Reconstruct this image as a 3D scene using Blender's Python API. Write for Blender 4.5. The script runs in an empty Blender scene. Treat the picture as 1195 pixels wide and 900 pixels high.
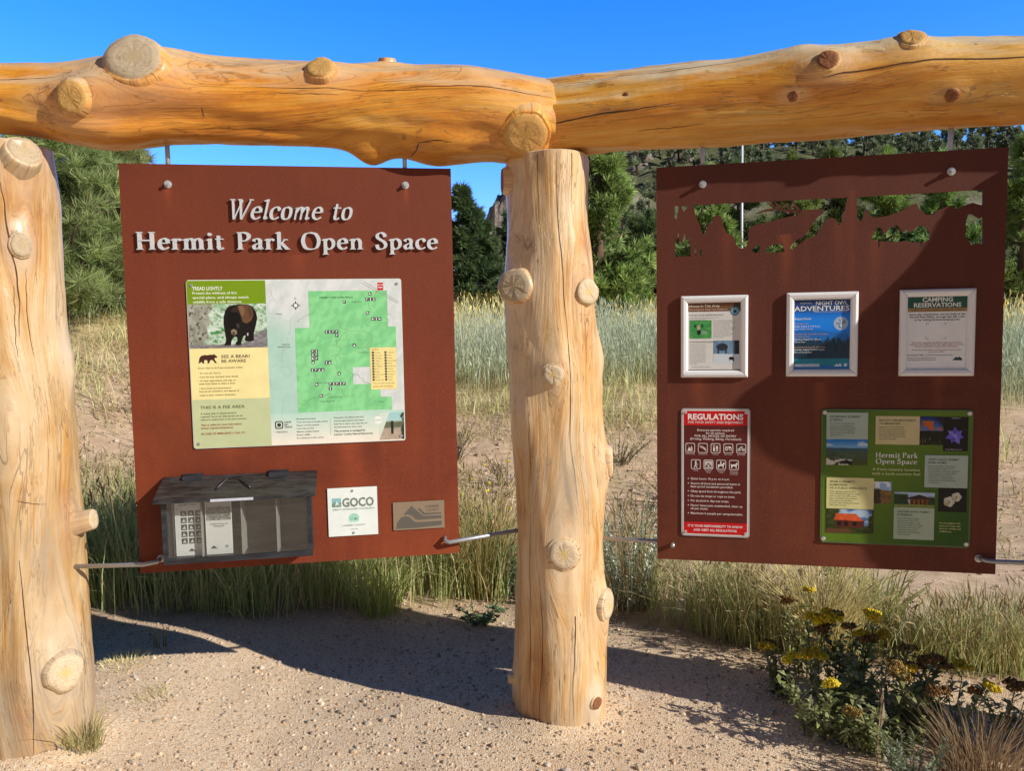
import bpy, bmesh, math, random
import numpy as np
from mathutils import Vector, Matrix

rng = np.random.default_rng(11)
random.seed(11)
scn = bpy.context.scene
COL = scn.collection
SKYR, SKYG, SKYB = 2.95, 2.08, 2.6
SUN_AZ, SUN_EL = math.radians(62.4), math.radians(27.0)   # azimuth measured from the -Y axis towards +X

# ------------------------------------------------------------------ helpers
def lin(c):
    c = np.asarray(c, float)
    return np.where(c <= 0.04045, c / 12.92, ((c + 0.055) / 1.055) ** 2.4)

def hx(s):
    s = s.lstrip('#')
    return tuple(int(s[i:i + 2], 16) / 255 for i in (0, 2, 4))

def tag(o, label=None, cat=None, group=None, kind=None):
    if label: o['label'] = label
    if cat: o['category'] = cat
    if group: o['group'] = group
    if kind: o['kind'] = kind
    return o

def link(o, parent=None):
    COL.objects.link(o)
    if parent is not None: o.parent = parent
    return o

def empty(name, loc, rz=0.0, label=None, cat=None, group=None):
    o = bpy.data.objects.new(name, None)
    o.empty_display_size = 0.05
    o.location = loc; o.rotation_euler = (0, 0, rz)
    return tag(link(o), label, cat, group)

def np_mesh(name, verts, quads=None, tris=None, cols=None, mats=(), smooth=False, mat_idx=None):
    verts = np.asarray(verts, np.float32).reshape(-1, 3)
    q = np.zeros((0, 4), np.int32) if quads is None else np.asarray(quads, np.int32).reshape(-1, 4)
    t = np.zeros((0, 3), np.int32) if tris is None else np.asarray(tris, np.int32).reshape(-1, 3)
    me = bpy.data.meshes.new(name)
    me.vertices.add(len(verts)); me.vertices.foreach_set('co', verts.ravel())
    loops = np.concatenate([q.ravel(), t.ravel()])
    me.loops.add(len(loops)); me.loops.foreach_set('vertex_index', loops)
    n = len(q) + len(t)
    starts = np.concatenate([np.arange(len(q)) * 4, len(q) * 4 + np.arange(len(t)) * 3]).astype(np.int32)
    me.polygons.add(n); me.polygons.foreach_set('loop_start', starts)
    me.polygons.foreach_set('use_smooth', np.full(n, bool(smooth)))
    if mat_idx is not None: me.polygons.foreach_set('material_index', np.asarray(mat_idx, np.int32))
    me.update(calc_edges=True); me.validate()
    if cols is not None:
        c = np.ones((len(verts), 4), np.float32); c[:, :3] = cols
        a = me.color_attributes.new('Col', 'FLOAT_COLOR', 'POINT'); a.data.foreach_set('color', c.ravel())
    for m in mats: me.materials.append(m)
    return me

def obj(name, me, parent=None, loc=(0, 0, 0)):
    o = bpy.data.objects.new(name, me); o.location = loc
    return link(o, parent)

def bm_mesh(name, bm, mats=(), smooth=False, bevel=0):
    if bevel: bmesh.ops.bevel(bm, geom=bm.edges[:], offset=bevel, segments=2, affect='EDGES', clamp_overlap=True)
    bmesh.ops.recalc_face_normals(bm, faces=bm.faces[:])
    me = bpy.data.meshes.new(name); bm.to_mesh(me); bm.free()
    for m in mats: me.materials.append(m)
    if smooth: me.polygons.foreach_set('use_smooth', np.ones(len(me.polygons), bool))
    return me

def bx(bm, x0, x1, y0, y1, z0, z1):
    v = [bm.verts.new(p) for p in ((x0, y0, z0), (x1, y0, z0), (x1, y1, z0), (x0, y1, z0), (x0, y0, z1), (x1, y0, z1), (x1, y1, z1), (x0, y1, z1))]
    for f in ((0, 1, 2, 3), (4, 5, 6, 7), (0, 1, 5, 4), (1, 2, 6, 5), (2, 3, 7, 6), (3, 0, 4, 7)):
        bm.faces.new([v[i] for i in f])
    return v

def prism(bm, pts, y0, y1):                       # polygon in x,z extruded along y
    a = [bm.verts.new((p[0], y0, p[1])) for p in pts]; b = [bm.verts.new((p[0], y1, p[1])) for p in pts]
    bm.faces.new(a); bm.faces.new(b)
    for i in range(len(pts)):
        j = (i + 1) % len(pts); bm.faces.new((a[i], a[j], b[j], b[i]))

def tube(bm, pts, radii, n=10, cap=True):
    pts = [Vector(p) for p in pts]
    if not hasattr(radii, '__len__'): radii = [radii] * len(pts)
    rings = []
    for i, p in enumerate(pts):
        d = (pts[min(i + 1, len(pts) - 1)] - pts[max(i - 1, 0)]).normalized()
        u = d.orthogonal().normalized() if i == 0 else (rings[-1][1] - d * rings[-1][1].dot(d)).normalized()
        w = d.cross(u)
        rings.append(([bm.verts.new(p + (u * math.cos(2 * math.pi * k / n) + w * math.sin(2 * math.pi * k / n)) * radii[i]) for k in range(n)], u))
    for (a, _), (b, _) in zip(rings, rings[1:]):
        for k in range(n): bm.faces.new((a[k], a[(k + 1) % n], b[(k + 1) % n], b[k]))
    if cap:
        bm.faces.new(rings[0][0]); bm.faces.new(rings[-1][0])

def smoothstep(x): 
    x = np.clip(x, 0, 1); return x * x * (3 - 2 * x)

def _hash(ix, iy, seed):
    h = (ix.astype(np.int64) * 374761393 + iy.astype(np.int64) * 668265263 + seed * 1442695041) & 0x7fffffff
    h = ((h ^ (h >> 13)) * 1274126177) & 0x7fffffff
    return ((h ^ (h >> 16)) & 0xffff) / 65535.0

def vnoise(x, y, seed=0):
    x = np.asarray(x, float); y = np.asarray(y, float)
    ix, iy = np.floor(x), np.floor(y); fx, fy = x - ix, y - iy
    fx = fx * fx * (3 - 2 * fx); fy = fy * fy * (3 - 2 * fy)
    a, b = _hash(ix, iy, seed), _hash(ix + 1, iy, seed)
    c, d = _hash(ix, iy + 1, seed), _hash(ix + 1, iy + 1, seed)
    return (a * (1 - fx) + b * fx) * (1 - fy) + (c * (1 - fx) + d * fx) * fy

def fbm(x, y, seed=0, octv=4):
    s, a, t = 0, 1.0, 0
    for i in range(octv):
        s = s + a * vnoise(np.asarray(x) * 2 ** i, np.asarray(y) * 2 ** i, seed + i * 17); t += a; a *= 0.5
    return s / t

# ------------------------------------------------------------------ materials
def mat(name):
    m = bpy.data.materials.new(name); m.use_nodes = True
    nt = m.node_tree; b = nt.nodes['Principled BSDF']
    return m, nt, b

def N(nt, typ, **kw):
    n = nt.nodes.new(typ)
    for k, v in kw.items():
        if k.startswith('_'): setattr(n, k[1:], v)
        else: n.inputs[k.replace('__', ' ')].default_value = v
    return n

def ramp(nt, fac, stops):
    r = nt.nodes.new('ShaderNodeValToRGB'); e = r.color_ramp.elements
    while len(e) < len(stops): e.new(0.5)
    for el, (p, c) in zip(e, stops):
        el.position = p; el.color = (*c, 1) if len(c) == 3 else c
    nt.links.new(fac, r.inputs['Fac']); return r.outputs['Color']

def mixc(nt, fac, a, b, mode='MIX'):
    n = nt.nodes.new('ShaderNodeMix'); n.data_type = 'RGBA'; n.blend_type = mode
    for s, v in ((n.inputs[0], fac), (n.inputs[6], a), (n.inputs[7], b)):
        if hasattr(v, 'is_linked'): nt.links.new(v, s)
        elif isinstance(v, (int, float)): s.default_value = v
        else: s.default_value = (*v, 1)
    return n.outputs[2]

def mth(nt, op, a, b=0.0, clamp=False):
    n = nt.nodes.new('ShaderNodeMath'); n.operation = op; n.use_clamp = clamp
    for s, v in zip(n.inputs, (a, b)):
        if hasattr(v, 'is_linked'): nt.links.new(v, s)
        else: s.default_value = v
    return n.outputs[0]

def noise(nt, vec, scale, detail=4, rough=0.55, dist=0.0):
    n = N(nt, 'ShaderNodeTexNoise', Scale=scale, Detail=detail, Roughness=rough, Distortion=dist)
    if vec is not None: nt.links.new(vec, n.inputs['Vector'])
    return n.outputs['Fac']

def scaled(nt, vec, s):
    n = nt.nodes.new('ShaderNodeMapping'); n.inputs['Scale'].default_value = s
    nt.links.new(vec, n.inputs['Vector']); return n.outputs[0]

def bump(nt, b, h, strength=0.3, dist=0.01):
    n = N(nt, 'ShaderNodeBump', Strength=strength, Distance=dist)
    nt.links.new(h, n.inputs['Height']); nt.links.new(n.outputs[0], b.inputs['Normal'])

def wood_mat(name, stops, bleach, dark, seed, bleach_amt=0.9, check=0.5):
    m, nt, b = mat(name); L = nt.links.new
    at = N(nt, 'ShaderNodeAttribute', _attribute_name='gp').outputs['Vector']
    off = nt.nodes.new('ShaderNodeVectorMath'); off.inputs[1].default_value = (seed, seed * 1.7, seed * .3); L(at, off.inputs[0]); gp = off.outputs[0]
    grey = lambda f, lo, hi: ramp(nt, f, [(lo, (0, 0, 0)), (hi, (1, 1, 1))])
    broad = noise(nt, scaled(nt, gp, (5, 5, 1.3)), 1.0, 4, .6, .2)
    mid = noise(nt, scaled(nt, gp, (26, 26, 1.3)), 1.0, 4, .6)
    fine = noise(nt, scaled(nt, gp, (110, 110, 3.0)), 1.0, 4, .65)
    blot = noise(nt, scaled(nt, gp, (14, 14, 9)), 1.0, 6, .7)
    mid2 = noise(nt, scaled(nt, gp, (62, 62, 1.7)), 1.0, 5, .7)
    f = mth(nt, 'ADD', mth(nt, 'MULTIPLY', broad, .50), mth(nt, 'ADD', mth(nt, 'MULTIPLY', mid, .24), mth(nt, 'ADD', mth(nt, 'MULTIPLY', mid2, .20), mth(nt, 'MULTIPLY', blot, .06))))
    col = ramp(nt, f, stops)
    col = mixc(nt, mth(nt, 'MULTIPLY', grey(fine, .50, .72), .42), col, dark)
    col = mixc(nt, mth(nt, 'MULTIPLY', grey(mid2, .56, .70), .35), col, stops[-1][1])
    nick = noise(nt, scaled(nt, gp, (45, 45, 16)), 1.0, 3, .6)
    col = mixc(nt, mth(nt, 'MULTIPLY', grey(nick, .70, .76), .6), col, dark)
    col = mixc(nt, mth(nt, 'MULTIPLY', grey(mth(nt, 'SUBTRACT', 1.0, nick), .68, .75), .35), col, bleach)
    col = mixc(nt, mth(nt, 'MULTIPLY', grey(blot, .5, .75), .16), col, dark)
    # weather bleaching on the faces that look up, and pale halos round the knots
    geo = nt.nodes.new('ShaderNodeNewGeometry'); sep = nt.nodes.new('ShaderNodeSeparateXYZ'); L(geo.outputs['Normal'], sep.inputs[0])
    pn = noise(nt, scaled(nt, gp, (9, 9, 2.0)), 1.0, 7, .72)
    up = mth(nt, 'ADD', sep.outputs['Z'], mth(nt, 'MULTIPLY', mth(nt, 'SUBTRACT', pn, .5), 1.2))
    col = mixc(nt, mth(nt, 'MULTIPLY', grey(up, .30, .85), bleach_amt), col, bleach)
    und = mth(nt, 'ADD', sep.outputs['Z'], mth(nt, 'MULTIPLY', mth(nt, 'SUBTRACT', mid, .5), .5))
    col = mixc(nt, mth(nt, 'MULTIPLY', grey(mth(nt, 'MULTIPLY', und, -1.0), .35, .95), UNDER_SHADE if 'log' in name and 'peeled' not in name else 0.0), col, dark)  # shade put into the colour on the undersides of the beams
    halo = N(nt, 'ShaderNodeAttribute', _attribute_name='halo').outputs['Fac']
    col = mixc(nt, mth(nt, 'MULTIPLY', halo, mth(nt, 'MULTIPLY', grey(pn, .2, .7), .6)), col, bleach)
    stain = noise(nt, scaled(nt, gp, (4, 4, 1.6)), 1.0, 7, .75)
    col = mixc(nt, mth(nt, 'MULTIPLY', grey(stain, .62, .76), .55), col, dark)
    grime = N(nt, 'ShaderNodeAttribute', _attribute_name='grime').outputs['Fac']
    col = mixc(nt, mth(nt, 'MULTIPLY', grime, mth(nt, 'MULTIPLY', grey(mth(nt, 'ADD', mth(nt, 'MULTIPLY', fine, .5), mth(nt, 'MULTIPLY', pn, .5)), .36, .54), .8)), col, (.36, .30, .235))
    # hair-thin drying checks that run with the grain
    def hair(sc, lv, wd): return mth(nt, 'LESS_THAN', mth(nt, 'ABSOLUTE', mth(nt, 'SUBTRACT', noise(nt, scaled(nt, gp, (sc, sc, sc * .045)), 1.0, 3, .5), lv)), wd)
    gate = grey(noise(nt, scaled(nt, gp, (5, 5, 1.4)), 1.0, 2), .48, .56)
    lines = mth(nt, 'MULTIPLY', mth(nt, 'MAXIMUM', hair(9, .5, .0035), hair(17, .47, .0055)), gate)
    def tick(sc, lv, wd): return mth(nt, 'LESS_THAN', mth(nt, 'ABSOLUTE', mth(nt, 'SUBTRACT', noise(nt, scaled(nt, gp, (sc, sc, sc * .11)), 1.0, 2, .5), lv)), wd)
    tgate = grey(noise(nt, scaled(nt, gp, (11, 11, 4.5)), 1.0, 3), .55, .60)
    ticks = mth(nt, 'MULTIPLY', mth(nt, 'MAXIMUM', tick(30, .5, .010), tick(48, .52, .013)), tgate)
    col = mixc(nt, mth(nt, 'MULTIPLY', ticks, .5), col, dark)
    patina = noise(nt, scaled(nt, gp, (6, 6, 2.2)), 1.0, 8, .78)
    col = mixc(nt, mth(nt, 'MULTIPLY', grey(patina, .57, .70), .38), col, [.45 * bleach[0], .45 * bleach[1], .47 * bleach[2]])
    col = mixc(nt, mth(nt, 'MULTIPLY', lines, check), col, [c * .3 for c in dark])
    L(col, b.inputs['Base Color'])
    b.inputs['Roughness'].default_value = .46; b.inputs['Specular IOR Level'].default_value = .4; b.inputs['Coat Weight'].default_value = .35; b.inputs['Coat Roughness'].default_value = .22
    h = mth(nt, 'ADD', mth(nt, 'MULTIPLY', fine, .25), mth(nt, 'ADD', mth(nt, 'MULTIPLY', mid, .5), mth(nt, 'ADD', mth(nt, 'MULTIPLY', blot, .5), mth(nt, 'ADD', mth(nt, 'MULTIPLY', lines, -.7), mth(nt, 'MULTIPLY', ticks, -.4)))))
    bump(nt, b, h, .75, .010)
    return m
UNDER_SHADE = .45

def cut_mat(name, base, ring, pith):
    m, nt, b = mat(name); L = nt.links.new
    at = N(nt, 'ShaderNodeAttribute', _attribute_name='gp').outputs['Vector']
    ln = nt.nodes.new('ShaderNodeVectorMath'); ln.operation = 'LENGTH'; 
    sp = nt.nodes.new('ShaderNodeSeparateXYZ'); L(at, sp.inputs[0])
    cm = nt.nodes.new('ShaderNodeCombineXYZ'); L(sp.outputs[0], cm.inputs[0]); L(sp.outputs[1], cm.inputs[1]); L(cm.outputs[0], ln.inputs[0])
    nz = noise(nt, at, 5.0, 5, .6)
    rr = mth(nt, 'ADD', ln.outputs['Value'], mth(nt, 'MULTIPLY', nz, .25))
    rings = mth(nt, 'SINE', mth(nt, 'MULTIPLY', rr, 34.0))
    col = mixc(nt, ramp(nt, rings, [(.1, (0, 0, 0)), (1, (.30, .30, .30))]), base, ring)
    col = mixc(nt, ramp(nt, rr, [(.22, (1, 1, 1)), (.55, (0, 0, 0))]), col, pith)
    fib = noise(nt, scaled(nt, at, (4, 18, 1)), 1.0, 4, .6)
    col = mixc(nt, mth(nt, 'MULTIPLY', ramp(nt, fib, [(.5, (0, 0, 0)), (.7, (1, 1, 1))]), .22), col, [c * .65 for c in ring])
    crk = noise(nt, scaled(nt, at, (2.2, 2.2, 3)), 1.0, 3, .6)
    ln2 = mth(nt, 'LESS_THAN', mth(nt, 'ABSOLUTE', mth(nt, 'SUBTRACT', crk, .5)), .008)
    col = mixc(nt, mth(nt, 'MULTIPLY', ln2, .4), col, (.07, .04, .02))
    L(col, b.inputs['Base Color']); b.inputs['Roughness'].default_value = .75; b.inputs['Specular IOR Level'].default_value = .2
    bump(nt, b, mth(nt, 'ADD', mth(nt, 'MULTIPLY', rings, .4), mth(nt, 'MULTIPLY', fib, 1.5)), .2, .002)
    return m

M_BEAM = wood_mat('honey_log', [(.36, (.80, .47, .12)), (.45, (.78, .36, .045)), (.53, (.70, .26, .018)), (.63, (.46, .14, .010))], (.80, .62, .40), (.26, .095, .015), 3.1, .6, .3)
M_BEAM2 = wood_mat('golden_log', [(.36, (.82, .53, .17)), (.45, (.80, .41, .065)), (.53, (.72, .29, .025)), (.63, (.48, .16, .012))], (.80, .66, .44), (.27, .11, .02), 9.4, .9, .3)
M_POST = wood_mat('pale_peeled_log', [(.37, (.80, .63, .43)), (.46, (.77, .54, .30)), (.525, (.72, .42, .16)), (.60, (.54, .20, .03))], (.76, .62, .46), (.34, .17, .065), 17.3, .3, .5)
M_POST2 = wood_mat('weathered_peeled_log', [(.37, (.64, .50, .33)), (.46, (.62, .43, .23)), (.525, (.57, .33, .12)), (.60, (.42, .17, .025))], (.66, .57, .46), (.32, .19, .10), 29.9, .3, .45)
M_CUT = cut_mat('cut_end_grain', (.68, .53, .36), (.58, .42, .25), (.68, .49, .2))
M_CUTGREY = cut_mat('grey_cut_end_grain', (.52, .41, .28), (.42, .31, .19), (.50, .38, .22))
M_CUTORANGE = cut_mat('orange_cut_end_grain', (.62, .36, .12), (.48, .25, .07), (.55, .32, .1))
M_KNOTRED = cut_mat('red_knot_wood', (.30, .12, .055), (.2, .07, .03), (.26, .1, .05))
def flat(name, c, rough=.6, metal=0.0, spec=.4, var=.22):
    m, nt, b = mat(name)
    n = noise(nt, N(nt, 'ShaderNodeTexCoord').outputs['Object'], 60, 4)
    nt.links.new(mixc(nt, n, [v * (1 - var) for v in c], [min(1, v * (1 + var)) for v in c]), b.inputs['Base Color'])
    b.inputs['Roughness'].default_value = rough; b.inputs['Metallic'].default_value = metal; b.inputs['Specular IOR Level'].default_value = spec
    return m
M_CRACK = flat('dark_crack', (.085, .042, .018), .9)
M_STEEL = flat('galvanised_steel', (.42, .43, .45), .45, .6)
M_BOLT = flat('bright_bolt_steel', (.62, .62, .62), .38, .55)
M_LETTER = flat('brushed_pale_metal', (.60, .62, .65), .5, .15, .4, .1)
M_LETTERSIDE = M_LETTER
M_SNAP = flat('white_aluminium_frame', (.86, .86, .88), .32, .0, .5, .05)
M_DARKSLIT = flat('dark_mitre', (.03, .03, .03), .8)

def rust_mat(name, seed, base, deep, light, streaks=()):
    m, nt, b = mat(name); L = nt.links.new
    co = N(nt, 'ShaderNodeTexCoord').outputs['Object']
    off = nt.nodes.new('ShaderNodeVectorMath'); off.inputs[1].default_value = (seed, 0, seed); L(co, off.inputs[0]); v = off.outputs[0]
    big = noise(nt, scaled(nt, v, (2.2, 2.2, 1.6)), 1.0, 6, .62)
    col = ramp(nt, big, [(.3, deep), (.5, base), (.72, light)])
    gr = noise(nt, v, 210, 3, .7)
    col = mixc(nt, mth(nt, 'MULTIPLY', ramp(nt, gr, [(.45, (0, 0, 0)), (.7, (1, 1, 1))]), .5), col, [c * .55 for c in deep])
    gr2 = noise(nt, v, 120, 3, .7)
    col = mixc(nt, mth(nt, 'MULTIPLY', ramp(nt, gr2, [(.56, (0, 0, 0)), (.74, (1, 1, 1))]), .5), col, [c * 1.6 for c in light])
    drip = noise(nt, scaled(nt, v, (13, 13, .8)), 1.0, 4, .6)
    sp = nt.nodes.new('ShaderNodeSeparateXYZ'); L(co, sp.inputs[0])
    col = mixc(nt, mth(nt, 'MULTIPLY', ramp(nt, drip, [(.5, (0, 0, 0)), (.75, (1, 1, 1))]), .4), col, light)
    scuff = noise(nt, scaled(nt, v, (3, 3, 5)), 1.0, 8, .8)
    col = mixc(nt, mth(nt, 'MULTIPLY', ramp(nt, scuff, [(.6, (0, 0, 0)), (.74, (1, 1, 1))]), .35), col, (.16, .13, .12))
    for x0, z0, ln_, wd, amt in streaks:              # run-off stains below bolts and cut edges
        dx = mth(nt, 'DIVIDE', mth(nt, 'ADD', mth(nt, 'SUBTRACT', sp.outputs['X'], x0), mth(nt, 'MULTIPLY', mth(nt, 'SUBTRACT', noise(nt, v, 9, 3), .5), .03)), wd)
        gx = mth(nt, 'POWER', 2.718, mth(nt, 'MULTIPLY', mth(nt, 'MULTIPLY', dx, dx), -1.0))
        dz = mth(nt, 'DIVIDE', mth(nt, 'SUBTRACT', z0, sp.outputs['Z']), ln_)
        gz = mth(nt, 'MULTIPLY', mth(nt, 'GREATER_THAN', dz, 0.0), mth(nt, 'MAXIMUM', mth(nt, 'SUBTRACT', 1.0, dz), 0.0))
        col = mixc(nt, mth(nt, 'MULTIPLY', mth(nt, 'MULTIPLY', gx, gz), amt), col, [min(1, c * 2.1) for c in light])
    blotch = noise(nt, scaled(nt, v, (1.1, 1.1, 1.9)), 1.0, 7, .7, .5)
    col = mixc(nt, mth(nt, 'MULTIPLY', ramp(nt, blotch, [(.52, (0, 0, 0)), (.70, (1, 1, 1))]), .45), col, [c * .55 for c in deep])
    scr = noise(nt, scaled(nt, v, (3.0, 3.0, 90)), 1.0, 2, .5)
    col = mixc(nt, mth(nt, 'MULTIPLY', ramp(nt, scr, [(.72, (0, 0, 0)), (.76, (1, 1, 1))]), .25), col, light)
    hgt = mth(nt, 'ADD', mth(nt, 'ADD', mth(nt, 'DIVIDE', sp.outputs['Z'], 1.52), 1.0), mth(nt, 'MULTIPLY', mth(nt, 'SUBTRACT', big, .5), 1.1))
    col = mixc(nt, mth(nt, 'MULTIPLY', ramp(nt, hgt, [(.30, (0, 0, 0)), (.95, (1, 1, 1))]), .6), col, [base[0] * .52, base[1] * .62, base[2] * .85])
    L(col, b.inputs['Base Color']); b.inputs['Roughness'].default_value = .68; b.inputs['Specular IOR Level'].default_value = .35
    bump(nt, b, mth(nt, 'ADD', gr, gr2), .3, .002)
    return m
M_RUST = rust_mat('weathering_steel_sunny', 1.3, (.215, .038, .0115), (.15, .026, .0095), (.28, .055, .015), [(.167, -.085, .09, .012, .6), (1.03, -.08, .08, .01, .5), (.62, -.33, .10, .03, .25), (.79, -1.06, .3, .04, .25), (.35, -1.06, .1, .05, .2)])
M_RUST2 = rust_mat('weathering_steel_shaded', 7.9, (.150, .033, .015), (.105, .023, .012), (.22, .052, .018), [(.26, -.2, .3, .02, .4), (.47, -.27, .25, .02, .5), (.66, -.16, .3, .02, .45), (.70, -.12, .5, .015, .4), (.78, -.27, .25, .02, .4), (.6, -.82, .3, .02, .35), (.16, -.8, .2, .03, .3), (1.0, -.8, .2, .02, .3)])  # same steel, darkened in colour for the shade on the cut-out panel

def print_mat(name, rough=.42, spec=.3, coat=0.0):
    m, nt, b = mat(name)
    a = N(nt, 'ShaderNodeVertexColor', _layer_name='Col')
    n = noise(nt, N(nt, 'ShaderNodeTexCoord').outputs['Object'], 14, 4, .6)
    c = mixc(nt, 1.0, a.outputs['Color'], ramp(nt, n, [(.2, (.86, .86, .84)), (.8, (1, 1, 1))]), 'MULTIPLY')
    nt.links.new(c, b.inputs['Base Color']); b.inputs['Roughness'].default_value = rough; b.inputs['Specular IOR Level'].default_value = spec
    b.inputs['Coat Weight'].default_value = coat; b.inputs['Coat Roughness'].default_value = .08
    return m
M_PRINT = print_mat('printed_sign_face')
M_PRINTG = print_mat('printed_sheet_under_clear_cover', .5, .3, .25)

def leaf_mat(name, trans=.25, rough=.6, sat=1.0):
    m, nt, b = mat(name); L = nt.links.new
    a = N(nt, 'ShaderNodeVertexColor', _layer_name='Col').outputs['Color']
    oi = nt.nodes.new('ShaderNodeObjectInfo')
    hs = N(nt, 'ShaderNodeHueSaturation', Saturation=sat)
    L(a, hs.inputs['Color']); L(mth(nt, 'ADD', mth(nt, 'MULTIPLY', oi.outputs['Random'], .5), .75), hs.inputs['Value'])
    L(mth(nt, 'ADD', mth(nt, 'MULTIPLY', oi.outputs['Random'], .03), .485), hs.inputs['Hue'])
    a = hs.outputs[0]
    L(a, b.inputs['Base Color']); b.inputs['Roughness'].default_value = rough; b.inputs['Specular IOR Level'].default_value = .2
    t = nt.nodes.new('ShaderNodeBsdfTranslucent'); L(a, t.inputs['Color'])
    mx = N(nt, 'ShaderNodeMixShader', Fac=trans); L(b.outputs[0], mx.inputs[1]); L(t.outputs[0], mx.inputs[2])
    out = nt.nodes['Material Output']; L(mx.outputs[0], out.inputs['Surface'])
    return m
M_GRASS = leaf_mat('grass_blades', .42, .65)
M_NEEDLE = leaf_mat('conifer_needles', .28, .55)
M_LEAF = leaf_mat('small_leaves', .22, .55)
M_PETAL = leaf_mat('flower_heads', .2, .7)
def bark_mat():
    m, nt, b = mat('conifer_bark'); co = N(nt, 'ShaderNodeTexCoord').outputs['Object']
    n = noise(nt, scaled(nt, co, (9, 9, 2)), 1.0, 5, .7)
    nt.links.new(ramp(nt, n, [(.3, (.05, .03, .02)), (.7, (.22, .13, .08))]), b.inputs['Base Color']); b.inputs['Roughness'].default_value = .9
    bump(nt, b, n, .8, .03); return m
M_BARK = bark_mat()

# ------------------------------------------------------------------ world, sun, camera
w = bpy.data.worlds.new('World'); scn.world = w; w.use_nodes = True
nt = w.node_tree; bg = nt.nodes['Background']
sky = nt.nodes.new('ShaderNodeTexSky'); sky.sky_type = 'NISHITA'; sky.sun_disc = False
sky.sun_elevation = SUN_EL; sky.sun_rotation = math.pi - SUN_AZ
sky.altitude = 2500; sky.air_density = 1.0; sky.dust_density = 0.3; sky.ozone_density = 4.0
hs = N(nt, 'ShaderNodeHueSaturation', Saturation=1.3, Value=1.0)
nt.links.new(sky.outputs[0], hs.inputs['Color'])
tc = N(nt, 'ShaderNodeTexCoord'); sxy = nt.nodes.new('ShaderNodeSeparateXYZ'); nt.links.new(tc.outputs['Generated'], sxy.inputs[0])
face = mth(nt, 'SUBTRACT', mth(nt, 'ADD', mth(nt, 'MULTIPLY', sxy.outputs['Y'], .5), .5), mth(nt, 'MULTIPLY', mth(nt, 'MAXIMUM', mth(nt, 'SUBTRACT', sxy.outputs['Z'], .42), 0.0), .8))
side = ramp(nt, face, [(.30, (.24, .18, .13)), (.62, (.32, .25, .19)), (.90, (1, 1, 1))])   # sky gain shaped by direction: bright ahead, dimmed and warmed behind to cut fill
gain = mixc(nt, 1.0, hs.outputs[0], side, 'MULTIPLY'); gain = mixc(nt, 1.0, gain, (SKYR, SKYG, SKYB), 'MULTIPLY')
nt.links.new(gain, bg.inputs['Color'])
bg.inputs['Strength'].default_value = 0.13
sd = bpy.data.lights.new('sun', 'SUN'); sd.energy = 5.0; sd.angle = math.radians(.53); sd.color = (1.0, .95, .85)
so = bpy.data.objects.new('sun', sd); link(so)
dirv = Vector((math.sin(SUN_AZ) * math.cos(SUN_EL), -math.cos(SUN_AZ) * math.cos(SUN_EL), math.sin(SUN_EL)))
so.rotation_euler = dirv.to_track_quat('Z', 'Y').to_euler(); so.location = dirv * 30

cd = bpy.data.cameras.new('camera'); cam = bpy.data.objects.new('camera', cd); link(cam)
cd.sensor_width = 36; cd.lens = 36 * 919.78 / 1195; cd.clip_end = 5000; cd.clip_start = .05
pit, rol = .0775, -.0171
fwd = Vector((0, math.cos(pit), -math.sin(pit))); up0 = Vector((0, math.sin(pit), math.cos(pit))); rt0 = Vector((1, 0, 0))
rt = rt0 * math.cos(rol) + up0 * math.sin(rol); up = -rt0 * math.sin(rol) + up0 * math.cos(rol)
R3 = Matrix((rt, up, -fwd)).transposed()
cam.matrix_world = Matrix.Translation((0, 0, 1.6)) @ R3.to_4x4()
scn.camera = cam
scn.view_settings.view_transform = 'Standard'; scn.view_settings.look = 'None'
scn.view_settings.exposure = 0; scn.view_settings.gamma = 1
scn.cycles.max_bounces = 6

# ------------------------------------------------------------------ ground, path, hill
def path_edge(x):                                  # y of the far edge of the gravel at x
    return np.interp(x, [-6, -2.3, -1.4, -.8, -.2, .5, .9, 1.2, 1.75, 2.2, 5], [4.15, 4.2, 4.15, 4.35, 4.4, 4.18, 3.92, 3.56, 3.4, 3.33, 3.2]) + .12 * (fbm(np.asarray(x) * 2.2, 3.3, 5) - .5)

def Zg(x, y):
    x = np.asarray(x, float); y = np.asarray(y, float)
    z = np.interp(y, [0, 4.6, 6, 8, 12, 20, 40, 80, 200, 1500], [0, 0, .13, .5, 1.0, 1.72, 2.75, 4.2, 6, 6])
    fl = smoothstep((-x / np.maximum(y, 1) - .22) / .25)
    z = z + fl * np.interp(y, [4.6, 7, 9, 13, 20, 60], [0, .34, .72, 1.1, .9, .3])
    fr = smoothstep((x / np.maximum(y, 1) - .25) / .3)
    z = z - fr * np.interp(y, [4.6, 7, 10, 20, 40], [0, .18, .3, .2, 0])
    z = z + .075 * smoothstep((-x - .9) / .9) * np.interp(y, [0, 1, 3.6, 5, 9], [0, 1, 1, .3, 0])
    for px_, py_ in ((.168, 3.18), (-1.82, 2.87), (2.15, 2.705)):
        dd = np.hypot(x - px_, y - py_); z = z + .022 * np.exp(-((dd - .19) / .07) ** 2) * (.4 + 1.2 * fbm(x * 11, y * 11, 77, 3))
    near = np.interp(y, [0, 4.2, 6, 12], [.25, .4, 1, 1.5])
    z = z + near * .09 * (fbm(x * 1.3, y * 1.3, 3, 3) - .5) + .014 * (fbm(x * 7, y * 7, 8, 3) - .5)
    return z

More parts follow.
